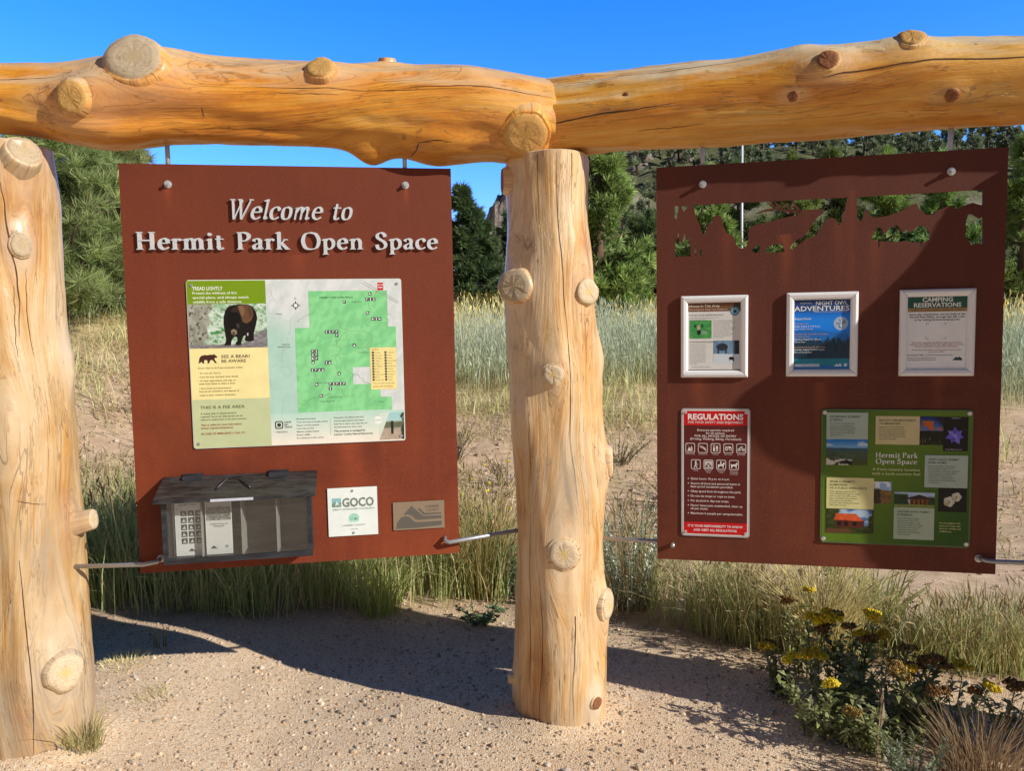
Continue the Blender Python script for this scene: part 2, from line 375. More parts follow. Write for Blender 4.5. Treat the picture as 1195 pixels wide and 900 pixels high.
def grid_axis(parts):
    a = []
    for s, e, d in parts: a.append(np.arange(s, e - 1e-6, d))
    return np.concatenate(a)
xs = np.concatenate([-np.geomspace(1500, 12, 26), grid_axis([(-11, -3, .35), (-3, 3, .045), (3, 11, .35)]), np.geomspace(12, 1500, 26)])
ys = np.concatenate([[-300, -80, -20, -6, -1], grid_axis([(0, 1.4, .2), (1.4, 7.5, .045), (7.5, 24, .35)]), np.geomspace(24.5, 1500, 40)])
X, Y = np.meshgrid(xs, ys); Zv = Zg(X, Y)
def grid_quads(ny, nx):
    i = np.arange(ny * nx).reshape(ny, nx)
    return np.stack([i[:-1, :-1], i[:-1, 1:], i[1:, 1:], i[1:, :-1]], -1).reshape(-1, 4)

def ground_mat():
    m, nt, b = mat('ground_soil_and_gravel'); L = nt.links.new
    co = N(nt, 'ShaderNodeTexCoord').outputs['Object']
    msk = N(nt, 'ShaderNodeVertexColor', _layer_name='Col'); sp = nt.nodes.new('ShaderNodeSeparateColor'); L(msk.outputs['Color'], sp.inputs[0])
    n1 = noise(nt, co, 3.0, 6, .65)
    fine = noise(nt, co, 70, 4, .75)
    vo = N(nt, 'ShaderNodeTexVoronoi', Scale=150.0); L(co, vo.inputs['Vector'])
    vr = nt.nodes.new('ShaderNodeSeparateColor'); L(vo.outputs['Color'], vr.inputs[0])
    grav = ramp(nt, vr.outputs[0], [(0, (.64, .43, .265)), (.35, (.82, .60, .40)), (.7, (.90, .70, .49)), (.93, (.93, .81, .62)), (1, (.42, .31, .22))])
    grav = mixc(nt, mth(nt, 'MULTIPLY', ramp(nt, n1, [(.35, (0, 0, 0)), (.7, (1, 1, 1))]), .3), grav, (.74, .50, .30))
    grav = mixc(nt, mth(nt, 'MULTIPLY', ramp(nt, fine, [(.3, (1, 1, 1)), (.5, (0, 0, 0))]), .30), grav, (.38, .26, .17))
    soil = ramp(nt, noise(nt, co, 9.0, 8, .75), [(.3, (.50, .34, .22)), (.5, (.78, .55, .38)), (.7, (.90, .69, .50))])
    soil = mixc(nt, mth(nt, 'MULTIPLY', ramp(nt, noise(nt, co, 2.2, 5, .7), [(.45, (0, 0, 0)), (.65, (1, 1, 1))]), .55), soil, (.48, .37, .20))
    mead = ramp(nt, noise(nt, co, 1.3, 6, .7), [(.3, (.50, .40, .18)), (.55, (.74, .60, .30)), (.75, (.50, .48, .20))])
    col = mixc(nt, sp.outputs[0], soil, grav); col = mixc(nt, sp.outputs[1], col, mead)
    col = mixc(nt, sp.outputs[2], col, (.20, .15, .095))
    L(col, b.inputs['Base Color']); b.inputs['Roughness'].default_value = .95; b.inputs['Specular IOR Level'].default_value = .1
    h = mth(nt, 'ADD', mth(nt, 'MULTIPLY', vo.outputs['Distance'], -1.2), mth(nt, 'MULTIPLY', fine, .8))
    bump(nt, b, h, .55, .004)
    return m
M_GROUND = ground_mat()
gm = smoothstep((path_edge(X) - Y + .08 * (fbm(X * 9, Y * 9, 21) - .5) + .02) / .16)
mm_ = smoothstep((Y - 8.5 + 2 * (fbm(X * .5, Y * .5, 31) - .5)) / 3)
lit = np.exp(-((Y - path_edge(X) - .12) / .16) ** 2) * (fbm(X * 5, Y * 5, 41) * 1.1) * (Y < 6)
gme = np_mesh('ground', np.stack([X, Y, Zv], -1), grid_quads(*X.shape), None, np.stack([gm, mm_, np.clip(lit, 0, 1)], -1).reshape(-1, 3), [M_GROUND], True)
tag(obj('ground', gme), kind='structure')

def Hill(x, y):
    x = np.asarray(x, float); y = np.asarray(y, float)
    u = x / np.maximum(y, 1)
    crest = np.interp(u, [-2, -.6, -.08, .02, .10, .17, .27, .36, .5, .66, 1.2, 3], [2, 2, 6, 16, 40, 41, 41, 40.5, 40, 40.5, 40, 30])
    p = smoothstep((y - 60) / 150)
    back = 1 - .4 * smoothstep((y - 215) / 200)
    z = 2.2 + crest * p ** .9 * back
    z = z + (7 * (fbm(x / 26, y / 26, 51, 5) - .5) + 3.0 * (np.abs(fbm(x / 9, y / 9, 61, 4) - .5) * 2 - .3)) * smoothstep((y - 62) / 50) * smoothstep(crest / 30)
    return z
hxs = np.concatenate([np.arange(-240, -40, 10), np.arange(-40, 190, 1.6), np.arange(190, 600, 12)]); hys = np.concatenate([np.arange(58, 236, 1.6), np.arange(236, 420, 8)])
HX, HY = np.meshgrid(hxs, hys); HZ = Hill(HX, HY) - 1.2 * (1 - smoothstep((HY - 58) / 10)) * 3
def hill_mat(name, rock, rock2, soil):
    m, nt, b = mat(name); L = nt.links.new
    co = N(nt, 'ShaderNodeTexCoord').outputs['Object']
    geo = nt.nodes.new('ShaderNodeNewGeometry'); s = nt.nodes.new('ShaderNodeSeparateXYZ'); L(geo.outputs['Normal'], s.inputs[0])
    n = noise(nt, co, .55, 8, .75); n2 = noise(nt, co, .11, 6, .7)
    rk = ramp(nt, n, [(.32, [c * .35 for c in rock]), (.5, rock), (.7, rock2)])
    sl = ramp(nt, n, [(.35, (.11, .12, .06)), (.55, soil), (.75, (.12, .14, .07))])
    f = mth(nt, 'ADD', s.outputs['Z'], mth(nt, 'MULTIPLY', mth(nt, 'SUBTRACT', n2, .5), .9))
    L(mixc(nt, ramp(nt, f, [(.62, (0, 0, 0)), (.85, (1, 1, 1))]), rk, sl), b.inputs['Base Color'])
    b.inputs['Roughness'].default_value = .95; b.inputs['Specular IOR Level'].default_value = .05
    bump(nt, b, n, .9, 1.2); return m
tag(obj('hillside', np_mesh('hillside', np.stack([HX, HY, HZ], -1), grid_quads(*HX.shape), None, None, [hill_mat('hill_rock_and_brush', (.42, .38, .32), (.56, .51, .45), (.205, .215, .115))], True)), kind='structure')
# the far crag
cxs, cys = np.arange(-60, 72, 1.5), np.arange(392, 470, 1.5)
CX, CY = np.meshgrid(cxs, cys)
ridge = np.interp(CX / CY * 1000, [-140, -60, -44, -36, -26, -14, 0, 40, 90, 160], [3, 14, 30, 42, 55, 63, 72, 84, 70, 50])
CZ = 3 + ridge * smoothstep((CY - 396) / 34) * (1 - .5 * smoothstep((CY - 440) / 30)) + (fbm(CX / 7, CY / 7, 71, 5) - .5) * 17 * smoothstep((CY - 396) / 20) + (np.abs(fbm(CX / 4, CY / 9, 75, 3) - .5)) * 12
tag(obj('crag', np_mesh('crag', np.stack([CX, CY, CZ], -1), grid_quads(*CX.shape), None, None, [hill_mat('crag_rock', (.34, .28, .25), (.48, .40, .35), (.3, .25, .2))], False)), kind='structure')
# ------------------------------------------------------------------ logs
def make_log(name, loc, rz, kind, stations, knots, mats, label, cat, group=None, cracks=(), grime=None, seed=0, nz=170, na=96, ends=True, rough=.014):
    """kind 'beam': local x along the log; 'post': local z along it. stations: (s, offset in e2, radius)."""
    st = np.array(stations, float); st = st[np.argsort(st[:, 0])]
    S = np.linspace(st[0, 0], st[-1, 0], nz); TH = np.linspace(0, 2 * np.pi, na, endpoint=False)
    def sm(v):
        k = np.ones(9) / 9; f = np.interp(S, st[:, 0], v); return np.convolve(np.pad(f, 4, 'edge'), k, 'valid')
    off, rad = sm(st[:, 1]), sm(st[:, 2])
    def r_at(s, th):
        r = np.interp(s, S, rad)
        th = np.mod(th, 2 * np.pi); wob = (fbm(np.cos(th) * 1.3 + s * .8 + seed, np.sin(th) * 1.3 + 5 + s * .35, seed + 1, 3) - .5) * rough * 4.0
        wob = wob + (fbm(np.cos(th) * 5 + seed, np.sin(th) * 5 + s * 1.1, seed + 2, 3) - .5) * rough * .9
        wob = wob + (fbm(th * 3.2 + seed, s * 7.5, seed + 5, 2) - .5) * .010 * np.clip(np.sin(th / 2) * 4, 0, 1) + (fbm(th * 7 + seed, s * 16, seed + 6, 2) - .5) * .004 * np.clip(np.sin(th / 2) * 4, 0, 1)
        r = r + wob
        for k in knots:
            d = np.hypot((s - k['s']) * k.get('asp', .8), (((th - k['th'] + np.pi) % (2 * np.pi)) - np.pi) * rad.mean())
            r = r + k.get('b', .02) * np.exp(-(d / (k['r'] * k.get('w', 1.55))) ** 2)
        return r
    def loc3(s, th, r):
        a, b = r * np.cos(th), r * np.sin(th) + np.interp(s, S, off)
        return (s, -a, b) if kind == 'beam' else (b, -a, s)
    SS, TT = np.meshgrid(S, TH, indexing='ij'); RR = r_at(SS, TT)
    P = np.stack(loc3(SS, TT, RR), -1).reshape(-1, 3)
    # grain coordinates, pushed aside round every knot
    g_s, g_t = SS.copy(), TT * rad.mean(); halo = np.zeros_like(SS)
    for k in knots:
        ds = SS - k['s']; dt = (((TT - k['th'] + np.pi) % (2 * np.pi)) - np.pi) * rad.mean(); q = k['r'] * 1.15
        d2 = (ds * .55) ** 2 + dt ** 2
        pull = q * np.exp(-d2 / (q * 2.3) ** 2) * np.tanh(dt / (q * .55 + 1e-4))
        g_t = g_t - pull * .95
        halo = np.maximum(halo, k.get('halo', .8) * np.exp(-(np.sqrt(d2) / (q * 1.55)) ** 4))
    ang = g_t / rad.mean(); sw = (fbm(SS * 1.1, TT * 0 + seed, seed + 9, 2) - .5) * .5
    GP = np.stack([np.cos(ang + sw) * RR, np.sin(ang + sw) * RR, g_s], -1).reshape(-1, 3)
    i = np.arange(nz * na).reshape(nz, na); j = np.roll(i, -1, 1)
    quads = np.stack([i[:-1], j[:-1], j[1:], i[1:]], -1).reshape(-1, 4)
    verts, gp, hl, tris, mi = [P], [GP], [halo.ravel()], [], [np.zeros(len(quads), int)]
    gr = np.zeros(nz * na) if grime is None else grime(SS, TT).ravel()
    n0 = len(P)
    tri_mi = []
    if ends:                                       # flat sawn ends with rings of their own
        for ei in (0, nz - 1):
            rim = P[ei * na:(ei + 1) * na]; c = rim.mean(0); rr = np.linalg.norm(rim - c, axis=1).mean()
            rings = [rim] + [c + (rim - c) * f for f in (.97, .6, .25)]
            base = n0; cnt = 0
            for fi, rg in enumerate(rings):
                v = rg.copy()
                ax = 0 if kind == 'beam' else 2
                v[:, ax] += (.004 if ei else -.004) * (fi > 0)
                verts.append(v); a = (v - c) / rr
                gp.append(np.stack([a[:, 1], a[:, 2 if kind == 'beam' else 0], np.full(na, seed + ei * .37)], -1)); hl.append(np.zeros(na)); gr = np.concatenate([gr, np.zeros(na)])
                if fi:
                    p0, p1 = base + (fi - 1) * na, base + fi * na; k_ = np.arange(na); k2 = (k_ + 1) % na
                    quads = np.concatenate([quads, np.stack([p0 + k_, p0 + k2, p1 + k2, p1 + k_], -1)]); mi.append(np.full(na, 1))
            verts.append(c[None] + (0, 0, 0)); gp.append(np.array([[0, 0, seed]])); hl.append(np.zeros(1)); gr = np.concatenate([gr, np.zeros(1)])
            k_ = np.arange(na); p1 = base + 3 * na
            tris.append(np.stack([p1 + k_, p1 + (k_ + 1) % na, np.full(na, base + 4 * na)], -1)); tri_mi.append(np.full(na, 1))
            n0 = base + 4 * na + 1
    # drying checks as sunk dark slivers on the surface
    for ck in cracks:
        pts = np.array(ck['pts'], float); m_ = 26; t = np.linspace(0, 1, m_); tt = np.linspace(0, 1, len(pts))
        s_ = np.interp(t, tt, pts[:, 0]); th_ = np.interp(t, tt, pts[:, 1]) + (fbm(t * 9, t * 0 + ck['w'] * 900, 77, 3) - .5) * .05
        wd = ck['w'] * (np.sin(np.pi * np.clip(t * .96 + .04 * (1 - ck.get('open', 0)), 0, 1)) ** .6 if not ck.get('open') else (1 - t * .85)) * (.6 + .8 * fbm(t * 14, t * 0 + 2, 5, 2)) / 2
        dS, dT = np.gradient(s_), np.gradient(th_) * rad.mean(); ln = np.hypot(dS, dT) + 1e-9
        nS, nT = -dT / ln, dS / ln / rad.mean()
        A = np.stack(loc3(s_ + nS * wd, th_ + nT * wd, r_at(s_, th_) + .0012), -1); B = np.stack(loc3(s_ - nS * wd, th_ - nT * wd, r_at(s_, th_) + .0012), -1)
        verts += [A, B]; gp += [A, B]; hl += [np.zeros(m_)] * 2; gr = np.concatenate([gr, np.zeros(2 * m_)])
        k_ = np.arange(m_ - 1); quads = np.concatenate([quads, np.stack([n0 + k_, n0 + k_ + 1, n0 + m_ + k_ + 1, n0 + m_ + k_], -1)]); mi.append(np.full(m_ - 1, 2)); n0 += 2 * m_
    V = np.concatenate(verts); T = np.concatenate(tris) if tris else None
    MI = np.concatenate(mi + tri_mi)
    me = np_mesh(name, V, quads, T, None, [mats[0], mats[1], M_CRACK], True, MI)
    a = me.attributes.new('gp', 'FLOAT_VECTOR', 'POINT'); a.data.foreach_set('vector', np.concatenate(gp).astype(np.float32).ravel())
    a = me.attributes.new('halo', 'FLOAT', 'POINT'); a.data.foreach_set('value', np.concatenate(hl).astype(np.float32))
    a = me.attributes.new('grime', 'FLOAT', 'POINT'); a.data.foreach_set('value', gr.astype(np.float32))
    o = obj(name, me, None, loc); o.rotation_euler = (0, 0, rz); tag(o, label, cat, group)
    # sawn branch stubs
    for ki, k in enumerate(knots):
        if k.get('len') is None: continue
        s0, th0 = k['s'], k['th']; r0 = float(r_at(np.array(s0), np.array(th0)))
        def vec(ds, dr, dt):                        # axis, radial, tangential -> local
            a = dr * math.cos(th0) - dt * math.sin(th0); b = dr * math.sin(th0) + dt * math.cos(th0)
            return Vector((ds, -a, b)) if kind == 'beam' else Vector((b, -a, ds))
        c0 = Vector([float(q) for q in loc3(np.array(s0), np.array(th0), np.array(r0))])
        d = vec(k.get('ts', 0), 1, k.get('tt', 0)).normalized(); nrm = vec(k.get('ns', k.get('ts', 0) * .5), 1, k.get('nt', k.get('tt', 0) * .5)).normalized()
        u = vec(1, 0, 0); u = (u - d * u.dot(d)).normalized(); v_ = d.cross(u)
        n = 40; rings = []; ph = np.linspace(0, 2 * np.pi, n, endpoint=False)
        shp = 1 + .16 * (fbm(np.cos(ph) * 1.2 + ki * 3.1 + seed, np.sin(ph) * 1.2 + 7, seed + ki, 3) - .5) * 2
        prof = [(-.05 - k['r'] * .2, 1.34), (-.016, 1.17), (-.002, 1.11), (k['len'] * .45, 1.05), (k['len'] - .004, 1.01), (k['len'], .95)]
        vv, gg, ff, tr, mi2 = [], [], [], [], []
        for h, sc in prof:
            cc = c0 + d * h
            for q in range(n):
                off2 = (u * math.cos(ph[q]) * k.get('el', 1.0) + v_ * math.sin(ph[q])) * (k['r'] * sc * shp[q])
                p = cc + off2
                if h > 0: p = p - d * (off2.dot(nrm) / max(.3, d.dot(nrm))) * min(1, h / max(k['len'], .01))
                vv.append(p); gg.append((math.cos(ph[q]) * k['r'] * 1.6, math.sin(ph[q]) * k['r'] * 1.6, h * .6 + ki))
        for a_ in range(len(prof) - 1):
            for q in range(n): ff.append((a_ * n + q, a_ * n + (q + 1) % n, (a_ + 1) * n + (q + 1) % n, (a_ + 1) * n + q)); mi2.append(0)
        last = (len(prof) - 1) * n; tip = c0 + d * k['len']; b0 = len(vv)
        for f in (.94, .62, .3):
            for q in range(n):
                off2 = (u * math.cos(ph[q]) * k.get('el', 1.0) + v_ * math.sin(ph[q])) * (k['r'] * f * shp[q])
                p = tip + off2 - d * (off2.dot(nrm) / max(.3, d.dot(nrm))) + nrm * (.0015 + .004 * (random.random() - .5) * (f < .9))
                vv.append(p); gg.append((math.cos(ph[q]) * f, math.sin(ph[q]) * f, ki * 1.3 + seed))
        for a_ in range(-1, 2):
            p0, p1 = (last if a_ < 0 else b0 + a_ * n), b0 + (a_ + 1) * n
            for q in range(n): ff.append((p0 + q, p0 + (q + 1) % n, p1 + (q + 1) % n, p1 + q)); mi2.append(1)
        vv.append(tip + nrm * .002); gg.append((0, 0, ki)); 
        for q in range(n): tr.append((b0 + 2 * n + q, b0 + 2 * n + (q + 1) % n, len(vv) - 1)); mi2.append(1)
        m2 = np_mesh('branch_stub', vv, ff, tr, None, [mats[0], k.get('cut', mats[1])], True, mi2)
        a = m2.attributes.new('gp', 'FLOAT_VECTOR', 'POINT'); a.data.foreach_set('vector', np.array(gg, np.float32).ravel())
        a = m2.attributes.new('halo', 'FLOAT', 'POINT'); a.data.foreach_set('value', np.full(len(vv), k.get('halo', .8) * .8, np.float32))
        so_ = obj('branch_stub', m2, o)
        if k.get('lab'): so_['label'] = k['lab']
    return o

K = lambda s, th, r, ln=None, **kw: dict(s=s, th=th, r=r, len=ln, **kw)
POST_C, POST_L, POST_R = (.168, 3.18), (-1.82, 2.87), (2.15, 2.705)
A_LB, A_RB = math.atan2(.31, 1.988), math.atan2(-.475, 1.982)

def post_grime(lo, hi, side):
    return lambda s, t: np.clip(smoothstep((lo - s) / .35) * .8 + .9 * np.exp(-((s - hi) / .22) ** 2) * np.exp(-((((t - side + np.pi) % (2 * np.pi)) - np.pi) / .5) ** 2), 0, 1)

centre_post = make_log('log_post', (POST_C[0], POST_C[1], -.04), 0, 'post',
    [(-.1, .005, .198), (.135, .005, .198), (.283, .011, .197), (.43, .016, .195), (.574, .014, .189), (.718, .013, .183), (.861, .020, .186), (1.003, .022, .196), (1.145, .014, .194), (1.285, .009, .195), (1.425, .004, .191), (1.563, -.004, .190), (1.70, -.012, .190), (1.80, -.010, .188), (1.906, -.007, .182), (2.075, -.011, .167), (2.29, -.004, .169)],
    [K(1.786, -.80, .066, .020, b=.014, ts=.05, tt=.45, ns=.05, nt=.5, cut=M_CUTGREY, w=1.5, lab='large grey cut knot with radiating cracks'), K(1.757, .80, .052, .014, b=.010, ts=.05, tt=-.3, nt=-.2, w=1.5),
     K(1.447, -.07, .041, .004, b=.016, halo=.7), K(1.082, 1.36, .048, .004, b=.024, el=1.25), K(.752, .03, .060, .006, b=.022, halo=1.0, w=1.9), K(.512, 1.02, .050, .004, b=.018, el=1.15),
     K(.143, .68, .026, .006, b=.012, cut=M_KNOTRED, halo=1.3, w=2.2, lab='small round red brown knot near the foot'), K(.177, -1.5, .022, .012, b=.01), K(1.51, 1.5, .05, None, b=.022), K(2.2, -1.45, .05, .012, b=.01, cut=M_KNOTRED),
     K(1.95, -.55, .013, None, b=-.006, halo=0), K(1.27, -.9, .05, None, b=.012, halo=.2)],
    [M_POST, M_CUT], 'pale peeled log post standing between the two rusty sign panels', 'log post', 'peeled log posts of the sign frame',
    [dict(pts=[(2.28, .1), (1.95, .16), (1.6, .3), (1.2, .22), (.95, .3)], w=0.0025), dict(pts=[(2.28, -.35), (2.0, -.28), (1.8, -.22)], w=0.0022, open=1), dict(pts=[(2.28, .45), (2.0, .5)], w=0.0022, open=1),
     dict(pts=[(.66, -.5), (.35, -.42), (.05, -.5)], w=0.0022), dict(pts=[(.5, .25), (.2, .2), (.0, .26)], w=0.0025, open=1), dict(pts=[(.9, -.75), (.45, -.8), (.1, -.7)], w=0.0022), dict(pts=[(1.35, -.6), (1.0, -.66)], w=0.0017)],
    post_grime(.28, 1.0, .05), 3)
left_post = make_log('log_post', (POST_L[0], POST_L[1], -.04), 0, 'post',
    [(-.12, 0, .208), (.1, 0, .199), (.35, -.002, .194), (.7, -.002, .192), (.95, 0, .196), (1.2, .0, .192), (1.5, .002, .196), (1.62, -.005, .190), (1.9, -.006, .187), (2.15, -.004, .186), (2.295, -.008, .180)],
    [K(2.262, 1.0, .055, .004, b=.024, ts=.55, tt=.0, ns=.5, cut=M_CUTGREY), K(1.94, .86, .034, .006, b=.016, halo=1.2, cut=M_CUTGREY, el=1.3), K(.93, 1.62, .038, .055, b=.014, ts=.22, tt=.1), K(.41, 1.05, .066, .014, b=.03, ts=.05, tt=-.15, nt=-.2, halo=1.0, w=1.7, lab='large pale cut knot with a cracked yellow centre'),
     K(1.53, 1.75, .04, None, b=.014), K(1.3, .4, .05, None, b=.01, halo=.5)],
    [M_POST2, M_CUT], 'thick peeled log post with grey weathered foot at the left edge, beside the welcome panel', 'log post', 'peeled log posts of the sign frame',
    [dict(pts=[(2.15, .6), (2.0, .66), (1.88, .75), (1.75, .8), (1.62, .72)], w=0.0044), dict(pts=[(1.86, .95), (1.7, .9), (1.55, .95)], w=0.0028), dict(pts=[(1.8, .7), (1.55, .66)], w=0.0022), dict(pts=[(1.06, .5), (1.04, .75), (1.03, .95)], w=0.0022), dict(pts=[(.85, .5), (.4, .56), (.1, .5)], w=0.0033)],
    post_grime(.62, .85, .9), 8)
right_post = make_log('log_post', (POST_R[0], POST_R[1], -.04), 0, 'post',
    [(-.12, 0, .2), (.5, 0, .19), (1.2, 0, .185), (1.8, 0, .178), (2.295, 0, .170)],
    [K(1.93, -.2, .13, None, b=.15, w=1.25), K(1.66, -.2, .13, None, b=.10, w=1.3), K(1.27, -.2, .12, None, b=.05, w=1.5), K(1.95, -.2, .09, .012, b=.0, cut=M_CUTGREY)],
    [M_POST, M_CUT], 'peeled log post with a big swollen burl, holding the right end of the golden log', 'log post', 'peeled log posts of the sign frame', (), None, 14, na=64, nz=100)

ZB = 2.42
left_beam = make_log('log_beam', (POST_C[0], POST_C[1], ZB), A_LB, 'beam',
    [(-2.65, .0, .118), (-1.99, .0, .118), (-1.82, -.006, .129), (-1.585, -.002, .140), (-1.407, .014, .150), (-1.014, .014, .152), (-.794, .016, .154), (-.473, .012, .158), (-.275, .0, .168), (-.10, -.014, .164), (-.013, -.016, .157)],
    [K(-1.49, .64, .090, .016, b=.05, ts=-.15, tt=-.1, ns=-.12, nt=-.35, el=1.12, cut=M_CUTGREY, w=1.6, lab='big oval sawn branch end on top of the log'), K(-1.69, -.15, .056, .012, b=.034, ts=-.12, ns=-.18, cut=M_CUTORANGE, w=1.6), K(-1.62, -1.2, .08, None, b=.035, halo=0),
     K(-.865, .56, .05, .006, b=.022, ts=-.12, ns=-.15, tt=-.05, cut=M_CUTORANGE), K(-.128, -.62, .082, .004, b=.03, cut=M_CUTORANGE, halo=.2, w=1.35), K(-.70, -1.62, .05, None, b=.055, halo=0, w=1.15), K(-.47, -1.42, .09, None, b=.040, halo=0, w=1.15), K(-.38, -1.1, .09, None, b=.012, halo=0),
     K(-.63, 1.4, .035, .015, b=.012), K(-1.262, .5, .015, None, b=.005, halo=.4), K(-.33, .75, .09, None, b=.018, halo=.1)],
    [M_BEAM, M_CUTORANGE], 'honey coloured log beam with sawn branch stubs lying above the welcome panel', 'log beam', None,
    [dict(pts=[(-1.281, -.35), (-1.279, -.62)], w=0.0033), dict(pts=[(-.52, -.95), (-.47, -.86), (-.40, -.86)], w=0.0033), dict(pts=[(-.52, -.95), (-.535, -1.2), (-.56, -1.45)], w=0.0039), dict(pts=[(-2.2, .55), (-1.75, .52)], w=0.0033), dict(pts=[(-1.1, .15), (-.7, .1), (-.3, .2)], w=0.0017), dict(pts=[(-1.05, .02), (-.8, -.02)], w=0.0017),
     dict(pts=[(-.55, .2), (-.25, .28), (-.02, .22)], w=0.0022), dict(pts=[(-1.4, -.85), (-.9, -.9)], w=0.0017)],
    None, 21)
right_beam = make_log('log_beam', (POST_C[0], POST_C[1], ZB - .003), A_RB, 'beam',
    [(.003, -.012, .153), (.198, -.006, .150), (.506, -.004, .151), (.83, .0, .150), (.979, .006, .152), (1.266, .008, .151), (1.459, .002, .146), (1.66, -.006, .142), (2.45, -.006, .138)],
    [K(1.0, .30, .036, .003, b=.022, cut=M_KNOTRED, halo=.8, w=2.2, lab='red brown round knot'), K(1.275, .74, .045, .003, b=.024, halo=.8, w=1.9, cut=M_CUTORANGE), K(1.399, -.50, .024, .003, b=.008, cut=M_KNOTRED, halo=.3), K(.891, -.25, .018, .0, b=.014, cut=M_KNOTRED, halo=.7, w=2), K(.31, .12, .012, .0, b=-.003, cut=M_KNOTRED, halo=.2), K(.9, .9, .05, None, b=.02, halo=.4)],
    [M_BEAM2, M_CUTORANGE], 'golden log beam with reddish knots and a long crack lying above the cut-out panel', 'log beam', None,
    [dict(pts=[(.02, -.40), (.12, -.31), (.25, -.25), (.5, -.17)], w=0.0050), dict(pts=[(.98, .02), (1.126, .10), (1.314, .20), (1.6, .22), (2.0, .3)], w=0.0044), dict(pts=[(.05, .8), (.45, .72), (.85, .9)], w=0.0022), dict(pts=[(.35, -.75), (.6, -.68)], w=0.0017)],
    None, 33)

# ------------------------------------------------------------------ sign panels
PW, PH, PT = 1.206, 1.52, .008
OL, AL = Vector((-1.4123, 2.9098, 2.2063)), math.atan2(.2004, 1.1891)
OR, AR = Vector((.5629, 3.0531, 2.1853)), math.atan2(-.259, 1.1783)
def on_panel(side, u, v, out=0.0):
    O, a = (OL, AL) if side == 'L' else (OR, AR)
    return O + Vector((math.cos(a), math.sin(a), 0)) * u + Vector((math.sin(a), -math.cos(a), 0)) * out + Vector((0, 0, v)), a
def mounted(name, label, cat, side, u, v, out=.001, group=None):
    loc, a = on_panel(side, u, v, out); return empty(name, loc, a, label, cat, group)

